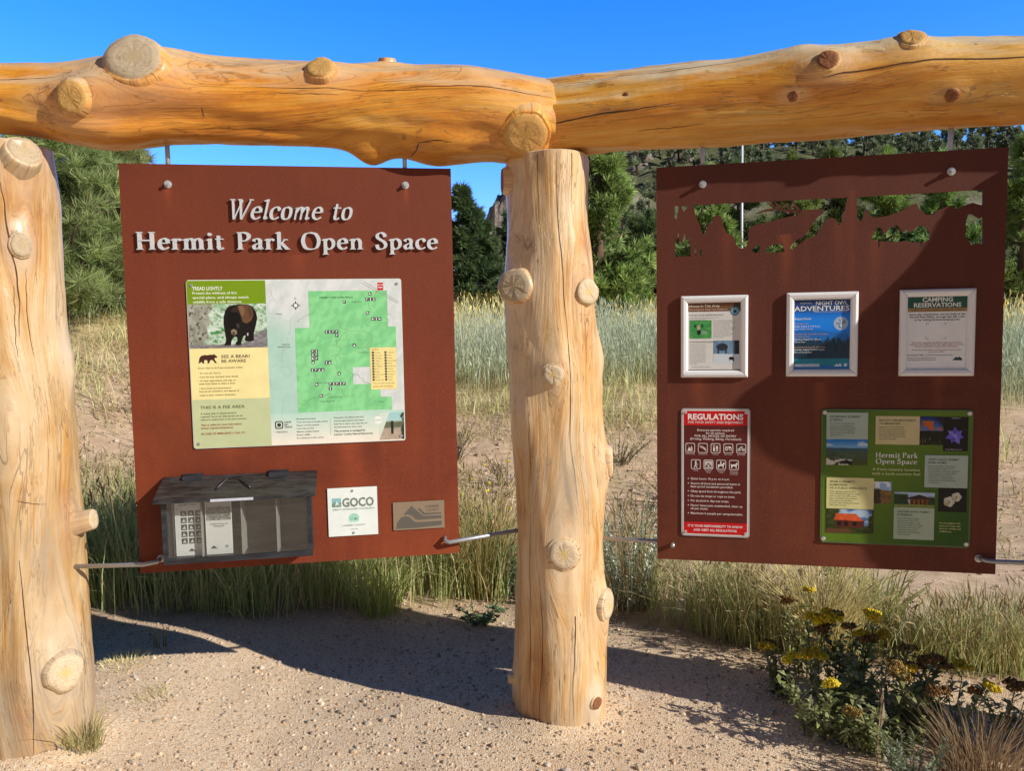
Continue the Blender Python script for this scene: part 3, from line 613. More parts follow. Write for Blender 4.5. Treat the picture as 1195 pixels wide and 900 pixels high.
HOLES=[
 [(0.0684,-0.1444),(0.0770,-0.1464),(0.0834,-0.1500),(0.0802,-0.1723),(0.0754,-0.1978),(0.0687,-0.1910)],
 [(0.0929,-0.1504),(0.1119,-0.1465),(0.1151,-0.1579),(0.1024,-0.1701)],
 [(0.0705,-0.2620),(0.0769,-0.2816),(0.0820,-0.2447),(0.0852,-0.2787),(0.0960,-0.2888),(0.1056,-0.2505),(0.1120,-0.2798),(0.1199,-0.2704),(0.1263,-0.3093),(0.1279,-0.3384),(0.0704,-0.3380)],
 [(0.1437,-0.2874),(0.1481,-0.2876),(0.1475,-0.3375),(0.1437,-0.3374)],
 [(0.1611,-0.3138),(0.1690,-0.3141),(0.1675,-0.3398),(0.1612,-0.3396)],
 [(0.1357,-0.1461),(0.1436,-0.1752),(0.1531,-0.2044),(0.1610,-0.2208),(0.1674,-0.2467),(0.1784,-0.2631),(0.1847,-0.2410),(0.1940,-0.2190),(0.2081,-0.2132),(0.2097,-0.1974),(0.2253,-0.1870),(0.2393,-0.1940),(0.2441,-0.2148),(0.2504,-0.2374),(0.2598,-0.2569),(0.2847,-0.2706),(0.2941,-0.2996),(0.3097,-0.3161),(0.3282,-0.3136),(0.3374,-0.2949),(0.3387,-0.2601),(0.3417,-0.2412),(0.3524,-0.2338),(0.3829,-0.2272),(0.4194,-0.2194),(0.4557,-0.2116),(0.4858,-0.2051),(0.5158,-0.2003),(0.5336,-0.1918),(0.5544,-0.1834),(0.5840,-0.1833),(0.6003,-0.1841),(0.6020,-0.1996),(0.5844,-0.2096),(0.5668,-0.2321),(0.5522,-0.2564),(0.5346,-0.2806),(0.5107,-0.2906),(0.4958,-0.3041),(0.4869,-0.3164),(0.4901,-0.3322),(0.5050,-0.3170),(0.5258,-0.3022),(0.5496,-0.2875),(0.5763,-0.2792),(0.5908,-0.2518),(0.6083,-0.2308),(0.6214,-0.2159),(0.6406,-0.2184),(0.6556,-0.2437),(0.6658,-0.2365),(0.6668,-0.2057),(0.6768,-0.1907),(0.6808,-0.1633),(0.6863,-0.1452),(0.5391,-0.1458),(0.3976,-0.1462),(0.2656,-0.1460)],
 [(0.7140,-0.1450),(0.7161,-0.1865),(0.7180,-0.2142),(0.7212,-0.2327),(0.7342,-0.2302),(0.7423,-0.1969),(0.7465,-0.1879),(0.7540,-0.2005),(0.7629,-0.2193),(0.7803,-0.2231),(0.8176,-0.2187),(0.8516,-0.2081),(0.8826,-0.1944),(0.9049,-0.1803),(0.9176,-0.1810),(0.9222,-0.1963),(0.9365,-0.2090),(0.9480,-0.2201),(0.9732,-0.2213),(0.9813,-0.2081),(1.0089,-0.1974),(1.0227,-0.1921),(1.0452,-0.2051),(1.0670,-0.1942),(1.0970,-0.1852),(1.1301,-0.1964),(1.1286,-0.1408),(0.9993,-0.1430),(0.8589,-0.1439)],
 [(0.7643,-0.2991),(0.7755,-0.2780),(0.7809,-0.2599),(0.7953,-0.2559),(0.8071,-0.2732),(0.8129,-0.2796),(0.8241,-0.2647),(0.8384,-0.2608),(0.8496,-0.2506),(0.8612,-0.2602),(0.8729,-0.2790),(0.8870,-0.2704),(0.8985,-0.2800),(0.9096,-0.2714),(0.9235,-0.2598),(0.9375,-0.2544),(0.9490,-0.2670),(0.9606,-0.2826),(0.9611,-0.3068),(0.9473,-0.3184),(0.9360,-0.3164),(0.9349,-0.3331),(0.9307,-0.3330),(0.9298,-0.3162),(0.9077,-0.3169),(0.8764,-0.3096),(0.8537,-0.3148),(0.8278,-0.3107),(0.7950,-0.3079),(0.7946,-0.3309),(0.7914,-0.3308),(0.7904,-0.3062)],
 [(1.0792,-0.2426),(1.0842,-0.2249),(1.0952,-0.2239),(1.1064,-0.2319),(1.1203,-0.2414),(1.1311,-0.2360),(1.1336,-0.3316),(1.1144,-0.3278),(1.0952,-0.3331),(1.0865,-0.3148),(1.0752,-0.3023),(1.0802,-0.2845),(1.0770,-0.2634)],
 [(0.3499,-0.3239),(0.3621,-0.3117),(0.3804,-0.3061),(0.3806,-0.3219),(0.3714,-0.3342),(0.3561,-0.3321)],
 [(0.3990,-0.3336),(0.4050,-0.3133),(0.4262,-0.3062),(0.4596,-0.3028),(0.4689,-0.3346),(0.4356,-0.3365)],
]
ANTLERS=[
 [(0.5604,-0.1884),(0.5276,-0.1906),(0.4946,-0.1884),(0.4554,-0.1803),(0.4281,-0.1681),(0.4037,-0.1497)],
 [(0.4312,-0.1698),(0.4158,-0.1456)],
 [(0.4585,-0.1805),(0.4310,-0.1479)],
 [(0.4946,-0.1884),(0.4582,-0.1508)],
 [(0.5216,-0.1897),(0.4912,-0.1477)],
 [(0.4342,-0.1762),(0.3978,-0.1792),(0.3643,-0.1886)],
]


def plate(name, outline, holes, mats, th):
    cu = bpy.data.curves.new('plate_outline', 'CURVE'); cu.dimensions = '2D'; cu.fill_mode = 'BOTH'; cu.extrude = th / 2
    for pts in [outline] + holes:
        sp = cu.splines.new('POLY'); sp.points.add(len(pts) - 1)
        for p, q in zip(sp.points, pts): p.co = (q[0], q[1], 0, 1)
        sp.use_cyclic_u = True
    t = bpy.data.objects.new('plate_tmp', cu); COL.objects.link(t)
    dg = bpy.context.evaluated_depsgraph_get(); me = bpy.data.meshes.new_from_object(t.evaluated_get(dg)); me.name = name
    bpy.data.objects.remove(t); bpy.data.curves.remove(cu)
    me.transform(Matrix.Rotation(math.pi / 2, 4, 'X')); me.transform(Matrix.Translation((0, th / 2, 0)))
    me.materials.clear()
    for m in mats: me.materials.append(m)
    return me

def bolt(parent, x, z, y=0.0, r=.009, proud=.022, washer=True):
    bm = bmesh.new()
    if washer: tube(bm, [(x, y, z), (x, y - .003, z)], .014, 18)
    tube(bm, [(x, y - .003, z), (x, y - .010, z)], .0105, 6)
    tube(bm, [(x, y - .012, z), (x, y - proud, z)], r * .72, 12)
    return obj('bolt', bm_mesh('bolt', bm, [M_BOLT]), parent)

def rod(parent, pts, r=.0075, name='support_rod', m=None):
    bm = bmesh.new(); tube(bm, pts, r, 12)
    return obj(name, bm_mesh(name, bm, [m or M_STEEL], True), parent)

OUT = [(0, 0), (PW, 0), (PW, -PH), (0, -PH)]
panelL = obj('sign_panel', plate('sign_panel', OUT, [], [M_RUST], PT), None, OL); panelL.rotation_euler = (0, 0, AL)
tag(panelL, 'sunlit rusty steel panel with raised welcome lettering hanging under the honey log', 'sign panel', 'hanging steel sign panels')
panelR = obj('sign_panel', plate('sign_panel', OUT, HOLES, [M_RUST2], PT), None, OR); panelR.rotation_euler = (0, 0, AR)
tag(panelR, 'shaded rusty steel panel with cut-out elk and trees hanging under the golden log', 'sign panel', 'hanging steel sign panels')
vv, ff = [], []
for pts in ANTLERS:                                 # antlers left standing in the opening
    p = np.array(pts); n = len(p); wd = np.linspace(.0055, .0016, n); d = np.gradient(p, axis=0); d /= np.linalg.norm(d, axis=1)[:, None] + 1e-9
    nn = np.stack([-d[:, 1], d[:, 0]], -1); A, B = p + nn * wd[:, None], p - nn * wd[:, None]; b0 = len(vv)
    for y in (.0004, PT - .0004):
        vv += [(q[0], y, q[1]) for q in A] + [(q[0], y, q[1]) for q in B]
    for k in range(n - 1):
        for o_ in (0, 2 * n): ff.append((b0 + o_ + k, b0 + o_ + k + 1, b0 + o_ + n + k + 1, b0 + o_ + n + k))
        ff.append((b0 + k, b0 + k + 1, b0 + 2 * n + k + 1, b0 + 2 * n + k)); ff.append((b0 + n + k, b0 + n + k + 1, b0 + 3 * n + k + 1, b0 + 3 * n + k))
obj('antler_silhouette', np_mesh('antler_silhouette', vv, ff, None, None, [M_RUST2]), panelR)
for p, bs in ((panelL, [(.167, -.073), (1.030, -.066)]), (panelR, [(.172, -.0715), (1.0254, -.0728)])):
    for x, z in bs:
        bolt(p, x, z); rod(p, [(x, PT + .008, z - .03), (x, PT + .008, .2)], .0085, 'hanging_rod')
# rods that tie the lower corners back to the posts, hooked through the steel
rod(panelL, [(.0755, -.016, -1.4669), (.07, -.03, -1.470), (.02, -.028, -1.478), (-.004, -.012, -1.482), (-.30, .01, -1.478)], .0085)
bolt(panelL, .0755, -1.4669, 0, .009, .02)
rod(panelL, [(1.1483, -.004, -1.452), (1.1483, -.026, -1.462), (1.165, -.03, -1.466), (1.215, -.024, -1.462), (1.48, .01, -1.442)], .0085)
rod(panelR, [(.0594, -.045, -1.452), (.0594, .02, -1.463), (0.0, .03, -1.458), (-.30, .02, -1.45)], .0085)
rod(panelR, [(1.1495, -.012, -1.4600), (1.165, -.026, -1.4635), (1.206, -.022, -1.467), (1.52, .0, -1.47)], .0085)
bolt(panelR, 1.1495, -1.4635, 0, .009, .016)

# raised serif letters, drawn with a broad pen
def catmull(pts, n=9):
    p = [np.array(q, float) for q in pts]
    if len(p) == 2: return np.linspace(p[0], p[1], 2)
    p = [2 * p[0] - p[1]] + p + [2 * p[-1] - p[-2]]; out = []
    for i in range(1, len(p) - 2):
        for t in np.linspace(0, 1, n, endpoint=False):
            out.append(.5 * ((2 * p[i]) + (-p[i - 1] + p[i + 1]) * t + (2 * p[i - 1] - 5 * p[i] + 4 * p[i + 1] - p[i + 2]) * t * t + (-p[i - 1] + 3 * p[i] - 3 * p[i + 1] + p[i + 2]) * t ** 3))
    out.append(p[-2]); return np.array(out)

def stem(x, y0, y1, foot=1, head=1, w=.17): return [('w', [(x, y0), (x, y1)], w)] + ([('s', x, y0, .15 if foot == 1 else .1)] if foot else []) + ([('s', x, y1, .15)] if head == 1 else [('f', x, y1)] if head == 2 else [])
GL = {
 'H': (.98, stem(.2, 0, 1) + stem(.77, 0, 1) + [('w', [(.2, .52), (.77, .52)], .075)]),
 'e': (.60, [('w', [(.1, .36), (.5, .37)], .06), ('n', [(.495, .36), (.47, .53), (.33, .625), (.17, .54), (.105, .33), (.16, .12), (.33, .025), (.53, .13)])]),
 'r': (.50, stem(.17, 0, .62, 1, 2) + [('n', [(.19, .43), (.28, .57), (.38, .61)]), ('d', .42, .56, .075)]),
 'm': (1.08, stem(.17, 0, .62, 1, 2) + [('n', [(.19, .45), (.31, .595), (.43, .60), (.51, .48), (.52, .3)])] + stem(.52, 0, .4, 1, 0) + [('n', [(.54, .45), (.66, .595), (.78, .60), (.86, .48), (.87, .3)])] + stem(.87, 0, .4, 1, 0)),
 'n': (.74, stem(.17, 0, .62, 1, 2) + [('n', [(.19, .45), (.31, .595), (.44, .60), (.53, .48), (.54, .3)])] + stem(.54, 0, .4, 1, 0)),
 'i': (.37, stem(.17, 0, .62, 1, 2) + [('d', .17, .87, .095)]),
 't': (.44, [('w', [(.17, .8), (.17, .15)], .15), ('n', [(.165, .2), (.2, .055), (.3, .03), (.41, .1)]), ('w', [(.02, .6), (.4, .6)], .06)]),
 'P': (.72, stem(.2, 0, 1) + [('n', [(.2, .965), (.42, .97), (.6, .87), (.61, .68), (.47, .52), (.22, .48)])]),
 'a': (.58, [('n', [(.1, .47), (.15, .58), (.28, .62), (.4, .53), (.4, .3)]), ('w', [(.4, .42), (.4, .12)], .16), ('n', [(.4, .15), (.44, .05), (.56, .07)]), ('n', [(.39, .37), (.22, .31), (.105, .18), (.16, .05), (.28, .06), (.4, .17)])]),
 'k': (.70, stem(.17, 0, 1.02, 1, 2) + [('w', [(.19, .28), (.48, .58)], .07), ('w', [(.28, .38), (.56, .03)], .17), ('s', .49, .6, .11), ('s', .58, .0, .12)]),
 'O': (.96, [('n', [(.46, .985), (.22, .9), (.095, .65), (.09, .38), (.2, .1), (.46, .015), (.72, .1), (.84, .36), (.84, .64), (.71, .9), (.46, .985)])]),
 'p': (.70, stem(.18, -.3, .62, 1, 2) + [('n', [(.2, .49), (.32, .61), (.48, .58), (.58, .42), (.56, .2), (.43, .04), (.29, .03), (.19, .12)])]),
 'S': (.64, [('n', [(.51, .74), (.46, .9), (.3, .985), (.14, .88), (.13, .71), (.28, .57), (.44, .45), (.53, .28), (.46, .1), (.28, .015), (.14, .08), (.085, .28)])]),
 'c': (.56, [('n', [(.49, .47), (.42, .6), (.28, .61), (.14, .5), (.1, .3), (.17, .1), (.33, .025), (.52, .13)]), ('d', .46, .5, .07)]),
 'W': (1.02, [('w', [(.06, 1), (.3, .0)], .13), ('w', [(.3, .0), (.55, .95)], .06), ('w', [(.43, 1), (.66, .0)], .13), ('w', [(.66, .0), (.97, 1)], .06), ('s', .06, 1, .12), ('s', .43, 1, .1), ('s', .98, 1, .1)]),
 'l': (.28, [('w', [(.13, 1.0), (.13, .12)], .12), ('n', [(.13, .16), (.16, .04), (.27, .1)]), ('f', .13, 1.0)]),
 'o': (.58, [('n', [(.29, .625), (.14, .55), (.09, .33), (.14, .1), (.29, .02), (.44, .1), (.49, .33), (.44, .55), (.29, .625)])]),
}
GL['M_'] = (.9, [('w', [(.1, .55), (.15, .62), (.15, 0)], .1), ('n', [(.15, .35), (.28, .58), (.4, .6), (.43, .45)]), ('w', [(.43, .5), (.43, 0)], .11), ('n', [(.43, .35), (.56, .58), (.68, .6), (.71, .45)]), ('w', [(.71, .5), (.71, .12)], .11), ('n', [(.71, .14), (.75, .03), (.86, .1)])])
def glyph_polys(ch, bold, italic):
    polys = []; key = 'M_' if (italic and ch == 'm') else ch
    adv, strokes = GL[key]; thick = 1.0 if bold else .74
    def add(A, B):
        polys.append((A, B))
    for s in strokes:
        if s[0] in 'wn':
            p = catmull(s[1]) if s[0] == 'n' else np.array(s[1], float)
            d = np.gradient(p, axis=0) if len(p) > 2 else np.repeat((p[1] - p[0])[None], 2, 0)
            d = d / (np.linalg.norm(d, axis=1)[:, None] + 1e-9); nn = np.stack([-d[:, 1], d[:, 0]], -1)
            if s[0] == 'w': wd = np.full(len(p), s[2] * (thick if s[2] > .09 else 1))
            else:
                a = np.arctan2(d[:, 1], d[:, 0]); wd = np.sqrt((.175 * thick * np.sin(a - math.radians(15))) ** 2 + .06 ** 2)
            add(p + nn * wd[:, None] / 2, p - nn * wd[:, None] / 2)
        elif s[0] == 's' and not (italic and ch != 'W'):
            x, y, hw = s[1:]; dy = .055 if y < .3 else -.055
            add(np.array([(x - hw, y), (x + hw, y)]), np.array([(x - hw * .85, y + dy), (x + hw * .85, y + dy)]))
        elif s[0] == 'f':
            x, y = s[1:]; add(np.array([(x - .18, y - .06), (x + .06, y + .02)]), np.array([(x - .15, y - .10), (x + .06, y - .12)]))
        elif s[0] == 'd':
            x, y, r = s[1:]; t = np.linspace(0, np.pi, 9); add(np.stack([x + r * np.cos(t), y + r * np.sin(t)], -1), np.stack([x + r * np.cos(t), y - r * np.sin(t)], -1))
    if italic:
        polys = [(A @ np.array([[1, 0], [.24, 1]]), B @ np.array([[1, 0], [.24, 1]])) for A, B in polys]
    return adv, polys
def ribbon_solid(polys, sx, sz, x0, z0, depth, step=.00022):
    V, F = [], []
    for k, (A, B) in enumerate(polys):
        n = len(A); b = len(V); yf = -depth - step * k
        for yy in (yf, 0.0005):
            V += [(x0 + q[0] * sx, yy, z0 + q[1] * sz) for q in A] + [(x0 + q[0] * sx, yy, z0 + q[1] * sz) for q in B]
        for i in range(n - 1):
            F += [(b + i, b + i + 1, b + n + i + 1, b + n + i), (b + i, b + i + 1, b + 2 * n + i + 1, b + 2 * n + i), (b + n + i, b + n + i + 1, b + 3 * n + i + 1, b + 3 * n + i)]
        F += [(b, b + n, b + 3 * n, b + 2 * n), (b + n - 1, b + 2 * n - 1, b + 4 * n - 1, b + 3 * n - 1)]
    return V, F
def line_width(t, italic, track, space): return sum((GL['M_' if italic and c == 'm' else c][0] + track) if c != ' ' else space for c in t) - track
def raised(text, x0, x1, z0, cap, depth, italic=False, track=.03, space=.36):
    sx = (x1 - x0) / line_width(text, italic, track, space); x = x0
    for c in text:
        if c == ' ': x += space * sx; continue
        adv, polys = glyph_polys(c, not italic, italic); V, F = ribbon_solid(polys, sx, cap, x, z0, depth)
        obj('letter', np_mesh('letter', V, F, None, None, [M_LETTER]), panelL); x += (adv + track) * sx
raised('Welcome to', .372, .822, -.200, .074, .013, True, .02, .42)
raised('Hermit Park Open Space', .046, 1.150, -.311, .064, .013, False, .035, .52)
# ------------------------------------------------------------------ printed sheets
_tc = {}
def text_mesh(s, bold=0.0, space=1.0):
    key = (s, bold, space)
    if key in _tc: return _tc[key]
    cu = bpy.data.curves.new('t', 'FONT'); cu.body = s; cu.size = 1; cu.resolution_u = 2; cu.offset = bold; cu.space_character = space; cu.fill_mode = 'FRONT'
    t = bpy.data.objects.new('t', cu); COL.objects.link(t)
    me = t.evaluated_get(bpy.context.evaluated_depsgraph_get()).to_mesh()
    v = np.empty(len(me.vertices) * 3, np.float32); me.vertices.foreach_get('co', v); v = v.reshape(-1, 3)[:, :2].copy()
    me.calc_loop_triangles(); tr = np.empty(len(me.loop_triangles) * 3, np.int32); me.loop_triangles.foreach_get('vertices', tr)
    bpy.data.objects.remove(t); bpy.data.curves.remove(cu)
    _tc[key] = (v, tr.reshape(-1, 3)); return _tc[key]
_cap = text_mesh('H')[0][:, 1].max()

class Sheet:
    """Flat print in millimetres from the top-left corner; every layer lies a fraction of a millimetre above the one below."""
    def __init__(s, th=0.0): s.V, s.T, s.C, s.n, s.th = [], [], [], 0, th
    def y(s, layer): return -(s.th + layer * .00035)
    def add(s, v2, tris, col, layer):
        v2 = np.asarray(v2, float)
        s.V.append(np.stack([v2[:, 0] / 1000, np.full(len(v2), s.y(layer)), -v2[:, 1] / 1000], -1)); s.T.append(np.asarray(tris) + s.n)
        c = np.asarray(col, float); c = lin(np.broadcast_to(c, (len(v2), 3))); s.C.append(c); s.n += len(v2)
    def poly(s, pts, col, layer=1):
        from mathutils.geometry import tessellate_polygon
        t = tessellate_polygon([[Vector((p[0], p[1], 0)) for p in pts]]); s.add(pts, [list(q) for q in t], hx(col), layer)
    def rect(s, x0, y0, x1, y1, col, layer=1): s.add([(x0, y0), (x1, y0), (x1, y1), (x0, y1)], [(0, 1, 2), (0, 2, 3)], hx(col), layer)
    def rrect(s, x0, y0, x1, y1, r, col, layer=1): s.poly(rr_pts(x0, y0, x1, y1, r), col, layer)
    def circle(s, x, y, r, col, layer=1, n=28, ry=None): s.poly([(x + r * math.cos(2 * math.pi * k / n), y + (ry or r) * math.sin(2 * math.pi * k / n)) for k in range(n)], col, layer)
    def line(s, pts, w, col, layer=1):
        p = np.array(pts, float)
        for a, b in zip(p, p[1:]):
            d = b - a; d = d / (np.linalg.norm(d) + 1e-9); nn = np.array([-d[1], d[0]]) * w / 2; e = d * w * .3
            s.add([a + nn - e, b + nn + e, b - nn + e, a - nn - e], [(0, 1, 2), (0, 2, 3)], hx(col), layer)
    def text(s, t, x, y, cap, col, bold=0.0, align='l', width=None, layer=2, space=1.0, ital=0.0):
        v, tr = text_mesh(t, bold, space)
        if not len(v): return
        v = v.copy(); x0, x1 = v[:, 0].min(), v[:, 0].max(); k = cap / _cap
        kx = k if width is None else width / (x1 - x0)
        wv = (x1 - x0) * kx; X0 = x if align == 'l' else x - wv / 2 if align == 'c' else x - wv
        s.add(np.stack([X0 + (v[:, 0] - x0) * kx + ital * v[:, 1] * k, y - v[:, 1] * k], -1), tr, hx(col), layer)
    def para(s, lines, x, y, cap, lead, col, bold=0.0, align='l', layer=2):
        for i, t in enumerate(lines): s.text(t, x, y + i * lead, cap, col, bold, align, None, layer)
    def serif(s, t, x0, x1, y, cap, col, layer=2, bold=True):
        sx = (x1 - x0) / line_width(t, False, .05, .3); x = x0
        for c in t:
            if c == ' ': x += .3 * sx; continue
            adv, polys = glyph_polys(c, bold, False)
            for k, (A, B) in enumerate(polys):
                n = len(A); v = np.concatenate([A, B]); v = np.stack([x + v[:, 0] * sx, y - v[:, 1] * cap], -1)
                i = np.arange(n - 1); s.add(v, np.concatenate([np.stack([i, i + 1, n + i + 1], -1), np.stack([i, n + i + 1, n + i], -1)]), hx(col), layer + .06 * k)
            x += (adv + .05) * sx
    def photo(s, x0, y0, x1, y1, nx, ny, fn, layer=1):
        u, v = np.meshgrid(np.linspace(0, 1, nx), np.linspace(0, 1, ny)); c = np.clip(fn(u, v), 0, 1).reshape(-1, 3)
        q = grid_quads(ny, nx); s.add(np.stack([x0 + u * (x1 - x0), y0 + v * (y1 - y0)], -1).reshape(-1, 2), np.concatenate([q[:, [0, 1, 2]], q[:, [0, 2, 3]]]), c, layer)
    def board(s, x0, y0, x1, y1, r, col, depth=None):
        pts = rr_pts(x0, y0, x1, y1, r); s.poly(pts, col, 0); n = len(pts)
        a = np.array(pts); V = np.concatenate([np.stack([a[:, 0] / 1000, np.full(n, s.y(0)), -a[:, 1] / 1000], -1), np.stack([a[:, 0] / 1000, np.zeros(n), -a[:, 1] / 1000], -1)])
        i = np.arange(n); j = (i + 1) % n
        s.V.append(V); s.T.append(np.concatenate([np.stack([i, j, n + j], -1), np.stack([i, n + j, n + i], -1)]) + s.n); s.C.append(lin(np.broadcast_to(np.array(hx(col)) * .8, (2 * n, 3)))); s.n += 2 * n
    def build(s, name, parent, m=None):
        return obj(name, np_mesh(name, np.concatenate(s.V), None, np.concatenate(s.T), np.concatenate(s.C), [m or M_PRINT]), parent)

def rr_pts(x0, y0, x1, y1, r, n=6):
    if r <= 0: return [(x0, y0), (x1, y0), (x1, y1), (x0, y1)]
    out = []
    for cx, cy, a in ((x1 - r, y0 + r, -90), (x1 - r, y1 - r, 0), (x0 + r, y1 - r, 90), (x0 + r, y0 + r, 180)):
        out += [(cx + r * math.cos(math.radians(a + 90 * k / n)), cy + r * math.sin(math.radians(a + 90 * k / n))) for k in range(n + 1)]
    return out
def lerp(a, b, t):
    t = np.asarray(t)[..., None]; return np.asarray(a) * (1 - t) + np.asarray(b) * t
def sst(x, a, b): return smoothstep((x - a) / (b - a))
def ell(u, v, cx, cy, rx, ry): return (((u - cx) / rx) ** 2 + ((v - cy) / ry) ** 2)
def screw(parent, x, z, y, r=.0065, m=None):
    bm = bmesh.new(); tube(bm, [(x, y, z), (x, y - .0025, z)], [r, r * .8], 14)
    return obj('screw', bm_mesh('screw', bm, [m or M_STEEL]), parent)

# ---- photographs, painted from noise and simple shapes
def ph_bear(u, v):
    c = lerp((.93, .97, .95), (.62, .74, .62), fbm(u * 12, v * 12, 1)); 
    c = lerp(c, (.28, .58, .30), sst(fbm(u * 14, v * 14, 2), .56, .70) * sst(u, .2, .3) * (.35 + .65 * sst(v, .35, .6) * (1 - sst(u, .5, .6))))
    c = lerp(c, (.35, .42, .30), sst(fbm(u * 30, v * 26, 12), .56, .64) * .55)
    edge = .30 - .10 * v + .02 * np.sin(v * 20); tr = lerp((.74, .74, .69), (.48, .48, .43), fbm(u * 30, v * 7, 3)); tr = lerp(tr, (.25, .25, .22), sst(fbm(u * 40, v * 24, 4), .66, .72))
    c = lerp(c, tr, 1 - sst(u, edge - .015, edge + .015))
    gr = lerp((.35, .34, .36), (.68, .66, .66), fbm(u * 26, v * 30, 5)); c = lerp(c, gr, sst(v - (.90 - .34 * sst(u, .62, 1.02)) - .03 * fbm(u * 20, v * 3, 9), -.02, .02))
    return c
def ph_hiker(u, v):
    c = lerp((.62, .80, .82), (.88, .93, .90), v); c = lerp(c, lerp((.34, .38, .26), (.5, .5, .42), fbm(u * 9, v * 9, 8)), sst(v, .3, .36) * (1 - sst(v, .55, .62))); c = lerp(c, lerp((.62, .55, .48), (.83, .76, .7), fbm(u * 8, v * 10, 9)), sst(v, .54, .62))
    c = lerp(c, (.16, .15, .14), (np.abs(u - .52) < .06) * (v > .3) * (v < .8)); return lerp(c, (.2, .2, .18), sst(u + .3 * fbm(u * 8, v * 8, 3), 1.03, 1.1))
def ph_vista(u, v):
    c = lerp((.10, .45, .80), (.72, .87, .95), v * 2.1); cl = sst(fbm(u * 3.2, v * 9, 11), .52, .66) * (1 - sst(v, .2, .3)); c = lerp(c, (.93, .95, .97), cl * .8)
    r1 = .30 + .05 * fbm(u * 5, u * 0, 4); c = lerp(c, (.24, .36, .42), sst(v, r1, r1 + .02)); r2 = .40 + .10 * fbm(u * 4, u * 0 + 3, 5); c = lerp(c, lerp((.20, .30, .24), (.38, .44, .30), fbm(u * 14, v * 16, 12)), sst(v, r2, r2 + .03))
    r3 = .70 + .10 * fbm(u * 5, u * 0 + 9, 6); fg = lerp((.10, .10, .08), (.86, .84, .78), sst(fbm(u * 8, v * 9, 13), .42, .58)); fg = lerp(fg, lerp((.2, .26, .12), (.42, .42, .2), fbm(u * 22, v * 20, 5)), sst(u, .58, .66)); return lerp(c, fg, sst(v, r3, r3 + .02))
def ph_sunset(u, v):
    c = lerp((.10, .16, .42), (.30, .48, .78), v * 2.4); cl = sst(fbm(u * 4, v * 10, 15), .46, .6) * sst(v, .1, .2) * (1 - sst(v, .42, .52)); c = lerp(c, (.82, .40, .14), cl); c = lerp(c, (.14, .12, .2), sst(u - v, .45, .8))
    r = .46 + .07 * fbm(u * 6, u * 0, 3); c = lerp(c, lerp((.05, .055, .04), (.20, .19, .10), fbm(u * 18, v * 14, 16)), sst(v, r, r + .03)); return lerp(c, (.55, .5, .3), sst(fbm(u * 30, v * 9, 18), .64, .7) * sst(v, .6, .8) * .7)
def ph_dark(u, v): return lerp((.05, .055, .05), (.13, .14, .11), fbm(u * 8, v * 8, 19))
def ph_canyon(u, v):
    c = lerp((.62, .76, .92), (.95, .96, .97), sst(fbm(u * 5, v * 6, 20), .4, .6)); r = .3 + .1 * u; c = lerp(c, lerp((.26, .2, .12), (.75, .58, .34), fbm(u * 9, v * 9, 21)), sst(v, r, r + .05)); return lerp(c, lerp((.12, .12, .1), (.4, .3, .18), fbm(u * 12, v * 12, 6)), sst(.45 - u + .15 * fbm(v * 6, u * 6, 2), .1, .2) * sst(v, .3, .4))
def ph_cabin(u, v):
    c = lerp((.30, .48, .74), (.72, .82, .92), sst(fbm(u * 4, v * 5, 22), .4, .6)); c = lerp(c, lerp((.10, .14, .06), (.34, .38, .14), fbm(u * 12, v * 10, 23)), np.clip(sst(.3 - u + .2 * fbm(v * 5, u * 5, 1), .05, .15) + sst(u + .2 * fbm(v * 5, u * 7, 2), 1.0, 1.05) + sst(v, .66, .72), 0, 1))
    c = lerp(c, (.42, .28, .18), sst(v, .8, .84) * (1 - sst(u, .45, .6))); wall = (u > .20) * (u < .80) * (v > .44) * (v < .78 - .02 * u); c = lerp(c, lerp((.30, .12, .09), (.42, .18, .13), fbm(u * 3, v * 26, 24)), wall * 1.0)
    for x in (.28, .42, .6): c = lerp(c, (.08, .06, .07), (np.abs(u - x) < .045) * (v > .53) * (v < .70) * 1.0)
    roof = (v > .18 + .18 * np.abs(u - .48) * 0 + .10 * (u > .8)) * (v < .50 - .06 * (1 - u)) * (u > .16 + .14 * (.5 - v)) * (u < .62 + .55 * (v - .17)); return lerp(c, lerp((.78, .25, .13), (.95, .46, .24), fbm(u * 12, v * 5, 25)), roof * 1.0)
def ph_lodge(u, v):
    c = lerp((.55, .70, .88), (.88, .92, .95), fbm(u * 5, v * 6, 26)); c = lerp(c, lerp((.10, .20, .12), (.25, .34, .18), fbm(u * 10, v * 12, 27)), np.clip(sst(.36 - u + .16 * fbm(u * 14, v * 4, 3), .05, .12) * sst(v, .05, .2) + sst(u - .86 + .1 * fbm(u * 12, v * 5, 5), .0, .05) * sst(v, .2, .4), 0, 1)); c = lerp(c, lerp((.40, .48, .2), (.62, .66, .36), fbm(u * 9, v * 9, 28)), sst(v, .78, .84))
    body = (u > .38) * (u < .86) * (v > .42) * (v < .82); c = lerp(c, lerp((.42, .24, .10), (.66, .42, .2), fbm(u * 26, v * 5, 29)), body * 1.0); c = lerp(c, (.14, .09, .06), body * ((np.sin(u * 60) > .45) * (v > .5)) * .8); roof = (v < .46) * (v > .14 + .75 * np.abs(u - .62)) ; return lerp(c, (.25, .17, .13), roof * 1.0)
